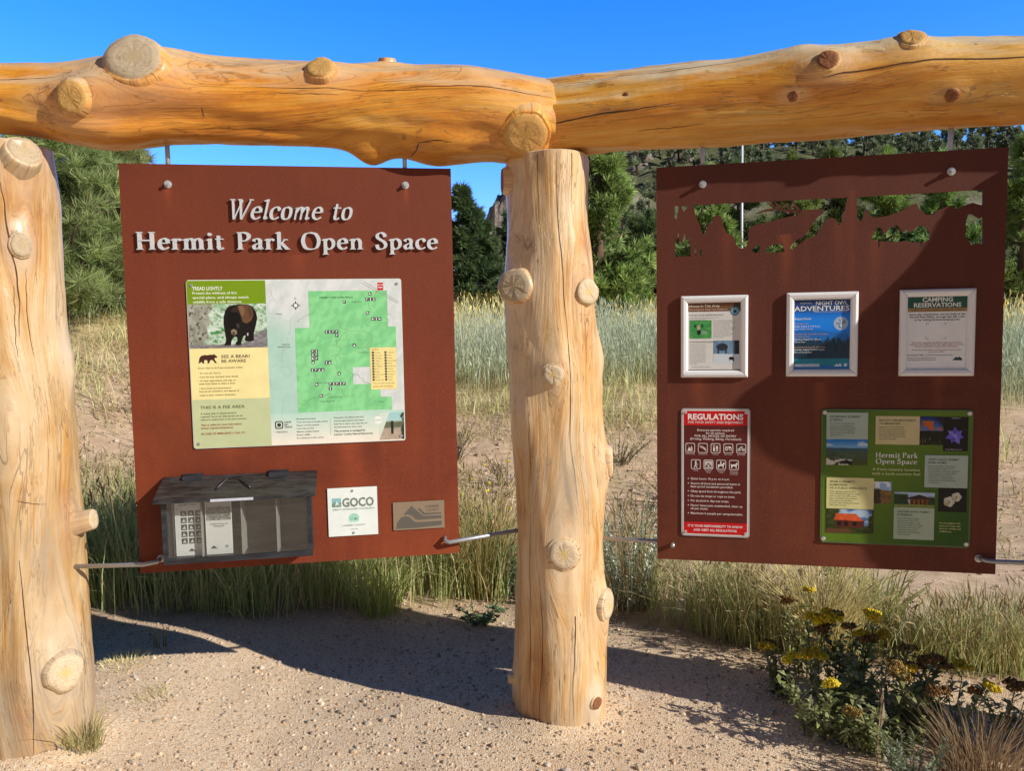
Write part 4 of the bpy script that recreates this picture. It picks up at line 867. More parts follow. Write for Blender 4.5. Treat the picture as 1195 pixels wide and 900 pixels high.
def ph_moose_green(u, v): 
    c = lerp((.16, .52, .24), (.42, .76, .42), fbm(u * 9, v * 9, 31)); m = np.clip((1 - ell(u, v, .42, .45, .07, .2)) * 5, 0, 1); c = lerp(c, (.78, .74, .62), m); m = np.clip((1 - ell(u, v, .43, .66, .1, .15)) * 5, 0, 1); c = lerp(c, (.06, .08, .08), m); m = np.clip((1 - ell(u, v, .66, .68, .16, .1)) * 4, 0, 1); c = lerp(c, (.62, .72, .66), m * .7); 
    for a, b in ((.25, .32), (.58, .3)): c = lerp(c, (.12, .16, .12), np.clip((1 - ell(u, v, a, b, .06, .10)) * 4, 0, 1) * .8)
    return c
def ph_moose_snow(u, v):
    c = lerp((.30, .44, .58), (.62, .75, .86), fbm(u * 12, v * 3, 32)); c = lerp(c, (.86, .90, .94), sst(v + .1 * fbm(u * 6, v * 6, 4), .60, .66)); c = lerp(c, (.16, .19, .26), np.clip((1 - ell(u, v, .34, .28, .24, .17)) * 4, 0, 1)); c = lerp(c, (.16, .19, .26), (np.abs(np.abs(u - .34) - .15) < .03) * (v > .3) * (v < .56)); c = lerp(c, (.10, .16, .24), sst(u + .1 * fbm(u * 20, v * 2, 3), .84, .9) * (v < .6)); c = lerp(c, (.05, .05, .07), np.clip((1 - ell(u, v, .70, .78, .11, .08)) * 5, 0, 1)); return lerp(c, (.05, .05, .07), (np.abs(np.abs(u - .71) - .07) < .016) * (v > .78) * (v < .93))
def ph_night(u, v):
    c = lerp((.10, .18, .36), (.04, .46, .86), sst(v, .02, .3)); c = lerp(c, (.03, .40, .76), sst(v, .3, .55)); hill = .40 + .12 * np.abs(u - .30) + .02 * fbm(u * 9, v * 0, 3); c = lerp(c, (.07, .34, .58), sst(v, hill, hill + .02) * .6)
    tl = .64 - .12 * fbm(u * 28, u * 0, 33) - .04 * fbm(u * 70, u * 0, 34); c = lerp(c, lerp((.04, .13, .20), (.06, .22, .30), fbm(u * 30, v * 10, 6)), sst(v, tl, tl + .02)); c = lerp(c, lerp((.05, .38, .48), (.10, .48, .56), fbm(u * 4, v * 30, 35)), sst(v, .83, .85)); c = lerp(c, (.04, .38, .62), sst(v, .92, .95)); return lerp(c, (.14, .24, .42), (1 - sst(v, .14, .19)) * .5) * 1.22
def ph_owl(u, v): return lerp((.80, .88, .96), (.35, .42, .55), sst(fbm(u * 7, v * 7, 36), .45, .62))
def ph_leaf(u, v): return lerp((.93, .94, .90), (.62, .80, .55), fbm(u * 6, v * 6, 7))
def ph_map(u, v):
    h = fbm(u * 11, v * 9, 41, 5) * .5; gx = np.gradient(h, axis=1) * 22 + np.gradient(h, axis=0) * 16; c = lerp((.82, .85, .85), (.88, .89, .90), np.clip(.5 + gx, 0, 1)); return lerp(c, (.66, .83, .77), sst(v - .35 * u, .12, .45) * (1 - sst(u, .1, .6)) * .8)
def ph_mapgreen(u, v):
    h = fbm(u * 9 + 3, v * 10, 43, 5) * .5; gx = np.gradient(h, axis=1) * 26 + np.gradient(h, axis=0) * 20; return lerp((.50, .81, .56), (.57, .87, .61), np.clip(.55 + gx, 0, 1))
def ph_grad_green(u, v): return lerp((.20, .36, .10), (.40, .52, .13), np.clip(.5 + .5 * np.sin(u * 3 + v * 2.4 - .6), 0, 1))

# ---- 1. the map board (790 x 632 mm)
t = mounted('map_board', 'wide printed board with green trail map and walking bear photo', 'map board', 'L', .2135, -.422, .001)
b = Sheet(.004); b.board(0, 0, 790, 632, 10, 'dfe6dc'); b.build('backing_board', t)
p = Sheet(.0045); p.rect(2, 3, 283, 95, '7a9a18', 0)
p.text('TREAD LIGHTLY', 21, 38, 12.5, 'f4f6e6', .018, width=108)
for i, (s_, w_) in enumerate((('Protect the wildness of this', 158), ('special place, and always watch', 200), ('wildlife from a safe distance.', 176))): p.text(s_, 21, 53 + i * 16.5, 8.6, 'eef2dc', .02, width=w_)
p.build('notice_heading', t)
p = Sheet(.0045); p.photo(2, 90, 283, 255, 112, 66, ph_bear, 0.3)
bz = lambda pts: [((x_ - 105) / 773 * 281 + 2, (y_ - 320) / 445 * 165 + 90) for x_, y_ in pts]
p.poly(bz([(452, 450), (470, 390), (505, 345), (560, 330), (640, 324), (700, 328), (745, 352), (778, 415), (785, 470), (768, 540), (745, 620), (742, 690), (700, 706), (650, 692), (662, 640), (640, 648), (622, 690), (612, 738), (556, 738), (560, 716), (580, 690), (574, 655), (548, 650), (522, 690), (512, 738), (444, 738), (468, 690), (455, 580), (448, 520)]), '1c1714', .7)
p.poly(bz([(590, 340), (640, 330), (700, 334), (735, 365), (748, 430), (725, 490), (680, 520), (640, 505), (625, 450)]), '6b4c34', .9)
p.poly(bz([(600, 345), (640, 338), (665, 380), (650, 440), (632, 440)]), '84634a', 1.0); p.poly(bz([(690, 345), (725, 372), (735, 430), (712, 470), (700, 400)]), '553c2a', 1.0)
p.poly(bz([(478, 450), (520, 400), (585, 405), (615, 470), (600, 545), (560, 580), (500, 560)]), '120f0e', 1.1); p.poly(bz([(520, 400), (560, 350), (600, 350), (600, 410)]), '35281f', 1.0)
p.poly(bz([(570, 525), (600, 515), (608, 555), (585, 575)]), '3d3836', 1.3); p.poly(bz([(518, 590), (545, 572), (576, 590), (578, 622), (552, 636), (524, 625)]), '8d7d68', 1.3); p.poly(bz([(530, 608), (552, 604), (560, 622), (540, 630)]), '2a2522', 1.5)
p.poly(bz([(674, 620), (690, 612), (690, 640), (678, 645)]), 'b9bdb2', 1.0)
p.build('bear_photograph', t)
p = Sheet(.0045); p.rect(2, 255, 283, 447, 'f6e7a6', 0)
bear = [(0, 20), (2, 12), (9, 5), (20, 3), (30, 4), (38, 2), (46, 3), (51, 0), (54, 3), (60, 8), (63, 11), (60, 14), (54, 14), (52, 18), (57, 28), (61, 32), (54, 33), (47, 23), (44, 21), (37, 23), (34, 33), (27, 33), (29, 28), (27, 22), (18, 21), (16, 27), (18, 33), (11, 33), (8, 26), (4, 31), (-4, 33), (-1, 28)]
p.poly([(34 + x * 1.05, 276 + y * 1.05) for x, y in bear], '4a2a20', 1)
p.text('SEE A BEAR?', 113, 292, 11, '6d5f3e', .01, width=104); p.text('BE AWARE', 114, 309, 11, '6d5f3e', .01, width=88)
for i, s_ in enumerate(('Know what to do if you encounter a bear:', '• Do not run. Face it.', '• Face the bear and back away slowly.', '• If a bear approaches, yell, clap, or', '   make loud noises to chase it away.', '• Store food and attractants in', '   bear-proof containers, and dispose of', '   waste in bear-resistant dumpsters.')):
    p.text(s_, 30, 331 + i * 14.3 + (5 if i > 0 else 0) - (3 if i in (4, 6, 7) else 0), 6.4, '8c7d52', .004)
p.build('bear_notice', t)
p = Sheet(.0045); p.rect(2, 447, 283, 630, 'c6cfa2', 0); p.text('THIS IS A FEE AREA', 30, 482, 11, '5c6444', .004, width=160)
for i, s_ in enumerate(('A county daily or annual permit is', 'required. Pay at our daily permit use fee', 'self-serve station here at the park entrance.')): p.text(s_, 30, 503 + i * 11.5, 6.4, '6f7754', .003)
for i, s_ in enumerate(('Visit us online for more information:', 'larimer.org/naturalresources')): p.text(s_, 30, 546 + i * 12, 6.8, 'a8562e', .012)
p.text('IN CASE OF EMERGENCY CALL 911', 30, 580, 7, 'a8562e', .01); p.build('fee_notice', t)
p = Sheet(.0045); p.photo(283, 2, 788, 515, 90, 90, ph_map, 0)
GP_ = [(435, 45), (735, 45), (735, 180), (765, 180), (765, 290), (700, 340), (600, 345), (600, 400), (690, 410), (690, 455), (740, 455), (740, 508), (385, 508), (385, 178), (435, 178)]
def mapgreen_into(sh):
    n = 64; u, v = np.meshgrid(np.linspace(0, 1, n), np.linspace(0, 1, n)); c = ph_mapgreen(u, v); x = 385 + u * 380; y = 45 + v * 463
    ins = ((x > 434) | (y > 178)) & ((x < 736) | (y > 180)) & ~((x > 600) & (y > 342) & (y < 402)) & ~((x > 700) & (y > 290) & (y < 455)) & ~((x > 742) & (y > 450))
    q = grid_quads(n, n); keep = ins.ravel()[q].all(1); q = q[keep]
    sh.add(np.stack([x, y], -1).reshape(-1, 2), np.concatenate([q[:, [0, 1, 2]], q[:, [0, 2, 3]]]), c.reshape(-1, 3), .6)
mapgreen_into(p)
p.text('HERMIT PARK OPEN SPACE', 480, 74, 7.5, '4b7d55', .004, width=125)
rs = np.random.default_rng(5)
for k in range(26):                                  # trails and contour lines
    x, y = rs.uniform(400, 730), rs.uniform(70, 490); a = rs.uniform(0, 6.28); pts = [(x, y)]
    for q in range(rs.integers(8, 20)):
        a += rs.normal(0, .55); x += 7 * math.cos(a); y += 5.5 * math.sin(a)
        if not (390 < x < 758 and 50 < y < 500): break
        pts.append((x, y))
    if len(pts) > 2: p.line(pts, 1.0, ('5f8c64', '7a9a74', '8a8a62')[k % 3], .9)
for k in range(9):
    x, y = rs.uniform(290, 370), rs.uniform(60, 490); a = rs.uniform(0, 6.28); pts = [(x, y)]
    for q in range(14):
        a += rs.normal(0, .5); x = min(380, max(288, x + 6 * math.cos(a))); y += 6 * math.sin(a); pts.append((x, y))
    p.line(pts, .9, 'a9b3ab', .5)
p.line([(640, 15), (668, 34), (700, 50), (745, 78), (775, 97)], 1.5, '8a8f90', .8); p.line([(650, 11), (678, 30), (708, 46), (752, 74), (780, 92)], 1.5, '8a8f90', .8)
for k in range(8):                                   # compass star
    a = k * math.pi / 4; L_ = 19 if k % 2 == 0 else 13; c_, s__ = math.cos(a), math.sin(a)
    p.poly([(391 + c_ * L_, 99 + s__ * L_), (391 + c_ * 7 - s__ * 3.4, 99 + s__ * 7 + c_ * 3.4), (391 + c_ * 7 + s__ * 3.4, 99 + s__ * 7 - c_ * 3.4)], '2c3040', 1)
p.circle(391, 99, 6.5, 'eef0f0', 1.2); p.text('N', 391, 75, 6, '555a60', align='c')
for s_, x, y in (('Private', 318, 132), ('Roosevelt', 335, 248), ('National Forest', 320, 257), ('Kruger Rock', 600, 90), ('Homestead', 620, 285), ('Hermit’s Hollow', 455, 398), ('Kruger Rock Trail', 470, 470), ('Limber Pine Trail', 500, 455), ('Private', 690, 478)): p.text(s_, x, y, 5, '5d6a62', .004, layer=1.4)
p.rect(699, 15, 721, 44, 'c8202a', 1); p.text('YOU ARE', 710, 26, 4.5, 'ffffff', .02, 'c', layer=1.4); p.text('HERE', 710, 36, 5, 'ffffff', .02, 'c', layer=1.4); p.line([(701, 42), (690, 56)], 2, 'c8202a', 1)
def icons(x, y, n, cols=None):
    for k in range(n):
        cx, cy = x + (k % (cols or n)) * 13, y + (k // (cols or n)) * 14
        p.rrect(cx, cy, cx + 12, cy + 12.5, 1.5, '3c3440', 1.0); q = rs.integers(0, 4)
        if q == 0: p.text('P', cx + 6, cy + 10.2, 8, 'ffffff', .02, 'c', layer=1.4)
        elif q == 1: p.poly([(cx + 2, cy + 10), (cx + 6, cy + 2), (cx + 10, cy + 10)], 'ffffff', 1.4)
        elif q == 2: p.rect(cx + 2, cy + 6, cx + 10, cy + 9, 'ffffff', 1.4); p.circle(cx + 4, cy + 4, 2, 'ffffff', 1.4, 10)
        else: p.circle(cx + 6, cy + 3.5, 2, 'ffffff', 1.4, 10); p.rect(cx + 4.4, cy + 5.5, cx + 7.6, cy + 11, 'ffffff', 1.4)
for a in ((664, 52, 1), (652, 72, 3), (566, 81, 1), (653, 125, 1), (672, 148, 3), (495, 195, 4), (534, 209, 1), (442, 268, 6, 2), (442, 310, 1), (491, 312, 2), (438, 340, 4), (538, 356, 1), (452, 395, 1), (503, 395, 5), (503, 413, 1), (468, 440, 1), (598, 248, 1)): icons(*a)
p.rect(663, 265, 763, 428, 'f5e49c', 1.6)
for k in range(11):
    y = 280 + k * 10.6
    for x in (670, 718):
        p.rect(x, y, x + 8, y + 8, '4a4048', 1.9); p.text(('Parking', 'Restroom', 'Camping', 'Cabins', 'Water', 'Trailhead', 'Picnic', 'Ranger', 'Dump station', 'Phone', 'Group area')[(k + (x > 700) * 5) % 11], x + 11, y + 7, 4.6, '7d7042', .004, layer=1.9)
p.text('LEGEND', 670, 275, 4.8, '7d7042', .01, layer=1.9); p.text('Trails and roads are open daily', 670, 406, 4.6, '7d7042', .004, layer=1.9); p.text('PLEASE STAY ON TRAILS', 670, 419, 4.8, 'b0452e', .01, layer=1.9)
p.build('trail_map', t)
p = Sheet(.0045); p.photo(283, 510, 788, 630, 30, 12, lambda u, v: lerp((.74, .87, .82), (.86, .90, .85), v * 2), .2)
for r_ in (15, 11, 7): p.rrect(313 - r_, 553 - r_, 313 + r_, 553 + r_, r_ * .5, '3c3c3c' if r_ != 11 else 'dde6dc', 1 + (15 - r_) * .05)
for i, s_ in enumerate(('LEAVE', 'NO', 'TRACE')): p.text(s_, 333, 546 + i * 9.5, 6.4, '4a4f4a', .012)
p.text('7 PRINCIPLES', 299, 583, 5.2, '6a6f6a')
for i, s_ in enumerate(('Plan ahead and prepare', 'Travel and camp on durable surfaces', 'Dispose of waste properly', 'Leave what you find', 'Minimize campfire impacts', 'Respect wildlife', 'Be considerate of other visitors')): p.text(s_, 378, 535 + i * 12.3, 5.4, '6d756d', .003)
p.line([(504, 534), (504, 598)], 1, '9aa59c', 1)
for i, s_ in enumerate(('Please join in the efforts of the land', 'trust by supporting the Open Space', 'Sales Tax so visitors may enjoy this and', 'the environment for future years.')): p.text(s_, 518, 535 + i * 12.3, 5.4, '6d756d', .003)
for i, s_ in enumerate(('This property is managed by', 'Larimer County Natural Resources.')): p.text(s_, 518, 588 + i * 13, 7, '4c554e', .01)
p.photo(690, 520, 786, 626, 30, 32, ph_hiker, .5); p.poly([(690, 520), (730, 520), (690, 626)], 'd6e2d6', .8); p.circle(686, 548, 16, 'eef2ec', 1); p.text('COUNTY', 686, 550, 5, '8a948c', align='c', layer=1.4)
p.build('credits_strip', t)
for x, z in ((.018, -.02), (.772, -.02), (.018, -.614), (.772, -.614)): screw(t, x, z, -.0045)

# ---- 2. square funder plate, 3. engraved plaque
t = mounted('funder_plate', 'small square white plate with grey wordmark beside the leaflet box', 'sign plate', 'L', .697, -1.231, .001)
p = Sheet(.004); p.board(0, 0, 190, 191, 0, 'eef6f4')
p.rect(16, 40, 51, 75, '8fc4c8', 1); p.poly([(16, 75), (16, 62), (30, 52), (40, 62), (51, 54), (51, 75)], '7d9a90', 1.3); p.poly([(28, 72), (32, 50), (40, 60), (46, 72), (38, 64)], 'd8ecec', 1.6)
p.text('GOCO', 55, 75, 33, '7f8a80', .034, width=122); p.text('GREAT OUTDOORS COLORADO', 18, 88, 6.4, 'a0aaa4', .012, width=160)
p.circle(98, 122, 20, 'a8dcc8', 1); p.rect(76, 124, 120, 143, 'eef6f4', 1.2); p.rrect(80, 118, 117, 137, 6, '9ad2bc', 1.3); p.circle(104, 124, 3, '2f4f48', 1.6); 
for q in range(4): p.rect(82 + q * 9, 132, 88 + q * 9, 139, 'd9efe6', 1.7)
p.text('LARIMER COUNTY', 98, 152, 5.4, '9fb0a8', .01, 'c', 92); p.text('LOTTERY FUNDED', 98, 168, 4.6, 'b0bcb6', .004, 'c', 30)
p.build('plate', t); screw(t, .095, -.013, -.004, .0055); screw(t, .095, -.180, -.004, .0055)
t = mounted('county_plaque', 'small engraved metal plaque with a mountain emblem near the lower right corner', 'plaque', 'L', .947, -1.300, .001)
p = Sheet(.004); p.board(0, 0, 202, 112, 0, '9c8a76')
p.poly([(40, 52), (72, 16), (118, 60), (190, 61), (190, 72), (104, 75), (88, 73), (72, 56), (54, 50)], '6c6862', 1); p.poly([(10, 106), (14, 82), (30, 62), (50, 56), (66, 62), (80, 80), (96, 84), (190, 83), (190, 100), (96, 106)], '6c6862', 1)
p.poly([(97, 30), (103, 26), (124, 48), (190, 49), (190, 54), (120, 56)], '6c6862', 1); p.text('LARIMER', 128, 27, 10, '7c746a', .01, width=54); p.text('COUNTY', 130, 42, 10, '7c746a', .01, width=52)
m_, nt_, b_ = mat('engraved_metal_plaque'); a_ = N(nt_, 'ShaderNodeVertexColor', _layer_name='Col'); nt_.links.new(a_.outputs['Color'], b_.inputs['Base Color']); b_.inputs['Metallic'].default_value = .35; b_.inputs['Roughness'].default_value = .4
p.build('plate', t, m_)

# ---- 4. the snap-frame posters (248 x 310 mm)
def snap_frame(name, label, u, v, w_=247, h_=311):
    t = mounted(name, label, 'framed poster', 'R', u, v, .001, 'posters in white snap frames')
    prof = [(0, 0), (0, -.008), (.004, -.013), (.010, -.0155), (.020, -.0135), (.026, -.008), (.027, -.004)]
    W_, H_ = w_ / 1000, h_ / 1000; cs = [(0, 0), (W_, 0), (W_, -H_), (0, -H_)]; inn = [(1, -1), (-1, -1), (-1, 1), (1, 1)]
    for k in range(4):
        a, b2 = k, (k + 1) % 4; V = []; n = len(prof)
        g = .0006
        for (cx, cz), (ix, iz), sgn in ((cs[a], inn[a], 1), (cs[b2], inn[b2], -1)):
            dx, dz = np.sign(cs[b2][0] - cs[a][0]), np.sign(cs[b2][1] - cs[a][1])
            for d, y in prof: V.append((cx + ix * d + sgn * dx * g, y, cz + iz * d + sgn * dz * g))
        F = [(i, i + 1, n + i + 1, n + i) for i in range(n - 1)]
        me = np_mesh('frame_rail', V, F, None, None, [M_SNAP]); obj('frame_rail', me, t)
    bm = bmesh.new(); bx(bm, .002, W_ - .002, -.003, -.0005, -H_ + .002, -.002); obj('backing', bm_mesh('backing', bm, [M_DARKSLIT]), t)
    return t
def body(p, x, y, w_, n, cap, lead, col, seed_=0, align='l', layer=2):
    words = 'keep your distance from moose and other wild animals at all times never approach feed or follow them dogs must stay on leash give them space when calves are near back away slowly if ears are laid back report sightings to the park office thank you for visiting'.split()
    r2 = random.Random(seed_); 
    for i in range(n):
        s_ = ''
        while len(s_) < w_ / (cap * .78) * (.9 if i < n - 1 else .5): s_ += r2.choice(words) + ' '
        p.text(s_.strip().capitalize() if i == 0 else s_.strip(), x, y + i * lead, cap, col, .002, align, layer=layer)
t = snap_frame('framed_poster', 'white framed poster with brown heading and two moose pictures', .0915, -.4895)
p = Sheet(.0035); p.rect(24, 24, 223, 287, 'e9e7e4', 0); p.rect(24, 24, 223, 29, '5a2a22', 1); p.rect(24, 29, 195, 60, '7a5030', .6); p.rect(195, 29, 223, 60, '3c3226', .7)
p.text('Moose In This Area', 31, 43, 9, 'e8dccb', .02, width=112); p.text('Avoid Injuries: Keep Your Distance!', 31, 55, 6.4, 'e0c8b4', .012, width=140); p.circle(199, 60, 17, '4f86a8', 1.1); p.circle(199, 60, 12.5, '88b4c8', 1.3); p.poly([(192, 66), (195, 54), (199, 58), (204, 52), (206, 66)], '24384c', 1.5)
p.text('If you see a moose, stay back and move on', 31, 75, 5, '5a5a5a', .012); body(p, 31, 85, 140, 2, 4, 7, '8a8a8a', 1); p.photo(32, 93, 114, 162, 42, 36, ph_moose_green, 1); body(p, 121, 97, 92, 10, 4, 7, '7c7c7c', 2)
p.text('IF YOU ENCOUNTER A MOOSE', 33, 178, 4.6, '555555', .012); body(p, 33, 188, 80, 10, 4, 8, '8a8a8a', 3); p.photo(121, 171, 216, 258, 48, 44, ph_moose_snow, 1); body(p, 40, 272, 170, 1, 4, 7, '8a8a8a', 6); p.rect(24, 281, 223, 287, '4a3a30', 1)
p.build('printed_sheet', t, M_PRINTG)
t = snap_frame('framed_poster', 'white framed poster with bright blue night sky and forest', .4763, -.4865, 249)
p = Sheet(.0035); p.photo(24, 24, 225, 287, 110, 140, ph_night, 0)
p.text('PRESENTING', 48, 42, 5, 'b8c0d0', .004); p.text('NIGHT OWL', 103, 47, 14, 'e6ecf4', .006, width=110); p.text('ADVENTURES', 27, 68, 17, 'f2f6fa', .014, width=192); p.text('LARIMER COUNTY NATURAL RESOURCES', 96, 74, 4.2, 'cfd8e6', .004)
p.text('August Events', 28, 100, 7, 'f0f4f8', .014)
for i, (s_, c_, bd) in enumerate((('Moonlight Hike', 'd0a898', .006), ('Friday, August 4, 7:30-9 p.m.', 'f0f4f8', .012), ('Bison Visitor Center', 'e0e8f0', .006), ('', 'ffffff', 0), ('Campfire talk: bats of the mountains', 'd0a898', .006), ('and night sounds', 'd0a898', .006), ('Saturday, August 12, 7-9 p.m.', 'f0f4f8', .012), ('Hermit Park', 'e0e8f0', .006), ('', 'ffffff', 0), ('Stargazing evening with telescopes', 'd0a898', .006), ('Saturday, August 19, 8:30-10 p.m.', 'f0f4f8', .012), ('Meet at the pavilion', 'e0e8f0', .006))):
    if s_: p.text(s_, 28, 118 + i * 9.6, 5.4, c_, bd)
p.photo(168, 92, 169, 93, 2, 2, ph_owl, .3); p.circle(190, 116, 25, 'a9c4e4', 1)
for q in range(26): p.circle(190 + rs.uniform(-15, 15), 116 + rs.uniform(-15, 15), rs.uniform(2, 4.5), ('dfe8f2', '5f7490', '8fa4c0')[q % 3], 1.2 + q * .04, 9)
p.line([(205, 145), (216, 170), (222, 182)], 1.5, '1d3a58', 1); p.line([(214, 166), (208, 178)], 1, '1d3a58', 1)
p.rrect(30, 265, 118, 275, 3, 'cfe0ee', 1); p.text('larimer.gov/naturalresources', 56, 272.5, 5, '2e5a80', .006, layer=1.4)
p.poly([(168, 274), (178, 264), (184, 269), (190, 262), (196, 274)], 'cfe6f4', 1); p.circle(208, 269, 6, 'cfe6f4', 1)
p.build('printed_sheet', t, M_PRINTG)
t = snap_frame('framed_poster', 'white framed notice with dark green camping heading, last of the frames', .8655, -.4850, 249, 312)
p = Sheet(.0035); p.rect(24, 24, 225, 288, 'fbfbfd', 0); p.rect(24, 24, 225, 68, '1c5646', 1); p.text('CAMPING', 125, 45, 15, 'eef2ee', .03, 'c', 100); p.text('RESERVATIONS', 125, 64, 14.5, 'eef2ee', .03, 'c', 156)
p.rect(24, 68, 225, 81, 'b8935f', 1); p.text('CAMPSITES AND CABINS RESERVED ONLINE', 125, 77.5, 5.6, '5a4630', .012, 'c', 180)
for i, s_ in enumerate(('Same-day reservations can be made at the', 'Hermit Park Office, through this QR code,', 'or by visiting larimercamping.com.')): p.text(s_, 125, 93 + i * 9.6, 6.4, '3a3c44', .016, 'c', (184, 182, 150)[i])
for cx, cy, sx, sy in ((90, 122, 1, 1), (154, 122, -1, 1), (90, 178, 1, -1), (154, 178, -1, -1)): p.line([(cx + 8 * sx, cy), (cx, cy), (cx, cy + 8 * sy)], 1.2, '5a5c64', 1)
for i, s_ in enumerate(('Enter 7501 campsites and 303 for reservations in areas', 'selected online. Please pay for your space within 15 minutes', 'of your reservation to secure your confirmation.')): p.text(s_, 125, 194 + i * 7, 5, 'a05a54', .008, 'c')
for i, s_ in enumerate(('Please note reservations at this location must be made', 'at the park office.')): p.text(s_, 125, 220 + i * 7, 5, 'a0786a', .006, 'c')
p.text('Hermit Park Office: 17 Hermit Park Rd, Estes Park', 28, 239, 5, '4a4c54', .008); p.text('Larimer County Natural Resources', 28, 249, 4.6, '6a6c74', .006); p.text('www.larimer.gov/naturalresources', 28, 256, 4.6, '6a6c74', .006)
p.poly([(178, 256), (190, 243), (196, 247), (200, 242), (210, 250), (210, 256)], '1f4a48', 1); p.build('printed_sheet', t, M_PRINTG)

# ---- 5. the red and brown rules sign (257 x 501 mm)
t = mounted('rules_sign', 'tall narrow red and brown rules sign with white symbols', 'rules sign', 'R', .0925, -.9200, .001)
p = Sheet(.003); p.board(0, 0, 257, 501, 12, 'b9b4b4'); p.rrect(5, 5, 252, 496, 9, 'e8e2e0', .5); p.rrect(10, 10, 247, 491, 6, '63231f', 1.0); p.rrect(10, 10, 247, 66, 5, 'd8141c', 1.5); p.rrect(10, 445, 247, 491, 5, 'd8141c', 1.5)
p.text('REGULATIONS', 128.5, 43, 21, 'ffffff', .03, 'c', 206, 2.2); p.text('FOR YOUR SAFETY AND ENJOYMENT', 128.5, 58, 8.4, 'f6e6e4', .016, 'c', 206, 2.2)
for i, (s_, w_) in enumerate((('Entrance permits required', 136), ('for all visitors.', 72), ('FOR ALL MODES OF ENTRY', 156), ('(Driving, Walking, Biking, Horseback)', 190))): p.text(s_, 128.5, 88 + i * 11.4, 8.2, 'f0e2de', .014, 'c', w_, 2)
def pict(x, y, kind, neg):
    p.rrect(x, y, x + 36, y + 38, 6, 'ece2e0', 1.6); p.rrect(x + 2.4, y + 2.4, x + 33.6, y + 35.6, 4.6, '571d1a', 1.9); W_ = 'f2eae8'; L2 = 2.3
    if kind == 0: p.poly([(x + 7, y + 31), (x + 14, y + 13), (x + 19, y + 22), (x + 23, y + 9), (x + 29, y + 31)], W_, L2)
    elif kind == 1: p.line([(x + 7, y + 12), (x + 29, y + 27)], 4, W_, L2); p.line([(x + 14, y + 12), (x + 27, y + 21)], 3, W_, L2)
    elif kind == 2: p.rect(x + 9, y + 14, x + 16, y + 31, W_, L2); p.rect(x + 20, y + 10, x + 27, y + 31, W_, L2); p.circle(x + 12.5, y + 10, 3.2, W_, L2, 12)
    elif kind == 3:
        for q in (11, 25): p.circle(x + q, y + 22, 6, W_, L2, 16); p.circle(x + q, y + 22, 3.2, '571d1a', L2 + .2, 12)
        p.line([(x + 9, y + 14), (x + 27, y + 14)], 5, W_, L2)
    elif kind == 4:
        for q in (10, 26): p.circle(x + q, y + 24, 6, W_, L2, 16); p.circle(x + q, y + 24, 4, '571d1a', L2 + .2, 12)
        p.line([(x + 10, y + 24), (x + 15, y + 13), (x + 26, y + 24)], 2.4, W_, L2 + .3); p.line([(x + 15, y + 13), (x + 24, y + 12)], 2.4, W_, L2 + .3)
    elif kind == 5: p.circle(x + 18, y + 9, 3.6, W_, L2, 12); p.line([(x + 18, y + 13), (x + 17, y + 22)], 5, W_, L2); p.line([(x + 17, y + 22), (x + 12, y + 32)], 3.2, W_, L2); p.line([(x + 17, y + 22), (x + 23, y + 32)], 3.2, W_, L2); p.line([(x + 18, y + 15), (x + 25, y + 20)], 2.4, W_, L2)
    elif kind == 6: p.rect(x + 4, y + 5, x + 32, y + 33, 'd9cfcc', L2); p.line([(x + 7, y + 28), (x + 18, y + 14), (x + 29, y + 27)], 3, '571d1a', L2 + .3); p.circle(x + 12, y + 26, 4, '6a3834', L2 + .4, 12); p.circle(x + 25, y + 25, 4, '6a3834', L2 + .4, 12)
    elif kind == 7: p.poly([(x + 6, y + 18), (x + 24, y + 16), (x + 28, y + 8), (x + 32, y + 14), (x + 27, y + 22), (x + 27, y + 32), (x + 24, y + 32), (x + 23, y + 24), (x + 12, y + 24), (x + 9, y + 32), (x + 6, y + 32)], W_, L2); p.circle(x + 17, y + 8, 3, W_, L2, 10); p.line([(x + 17, y + 11), (x + 17, y + 18)], 4, W_, L2)
    else: p.poly([(x + 6, y + 14), (x + 10, y + 17), (x + 24, y + 16), (x + 28, y + 9), (x + 33, y + 14), (x + 28, y + 20), (x + 28, y + 32), (x + 25, y + 32), (x + 24, y + 24), (x + 13, y + 24), (x + 11, y + 32), (x + 8, y + 32)], W_, L2)
    if neg: p.line([(x + 5, y + 5), (x + 31, y + 33)], 2, 'c86a62', L2 + .8)
caps1 = ('No fireworks', 'No firearms', 'No glass', 'No drones', 'No e-bikes'); caps2 = ('Hiking', 'Mountain', 'Horseback', 'Dogs must')
for q in range(5): pict(16 + q * 47.5, 135, q, q < 4); p.text(caps1[q], 34 + q * 47.5, 180, 4.6, 'd9c6c2', .008, 'c'); 
for q in range(4): pict(37 + q * 47.5, 199, 5 + q, False); p.text(caps2[q], 55 + q * 47.5, 244, 4.6, 'd9c6c2', .008, 'c')
p.text('biking', 102.5, 250, 4.6, 'd9c6c2', .008, 'c'); p.text('riding', 150, 250, 4.6, 'd9c6c2', .008, 'c'); p.text('be leashed', 197.5, 250, 4.6, 'd9c6c2', .008, 'c'); p.text('at all times', 197.5, 256, 4.6, 'd9c6c2', .008, 'c')
yy = 278
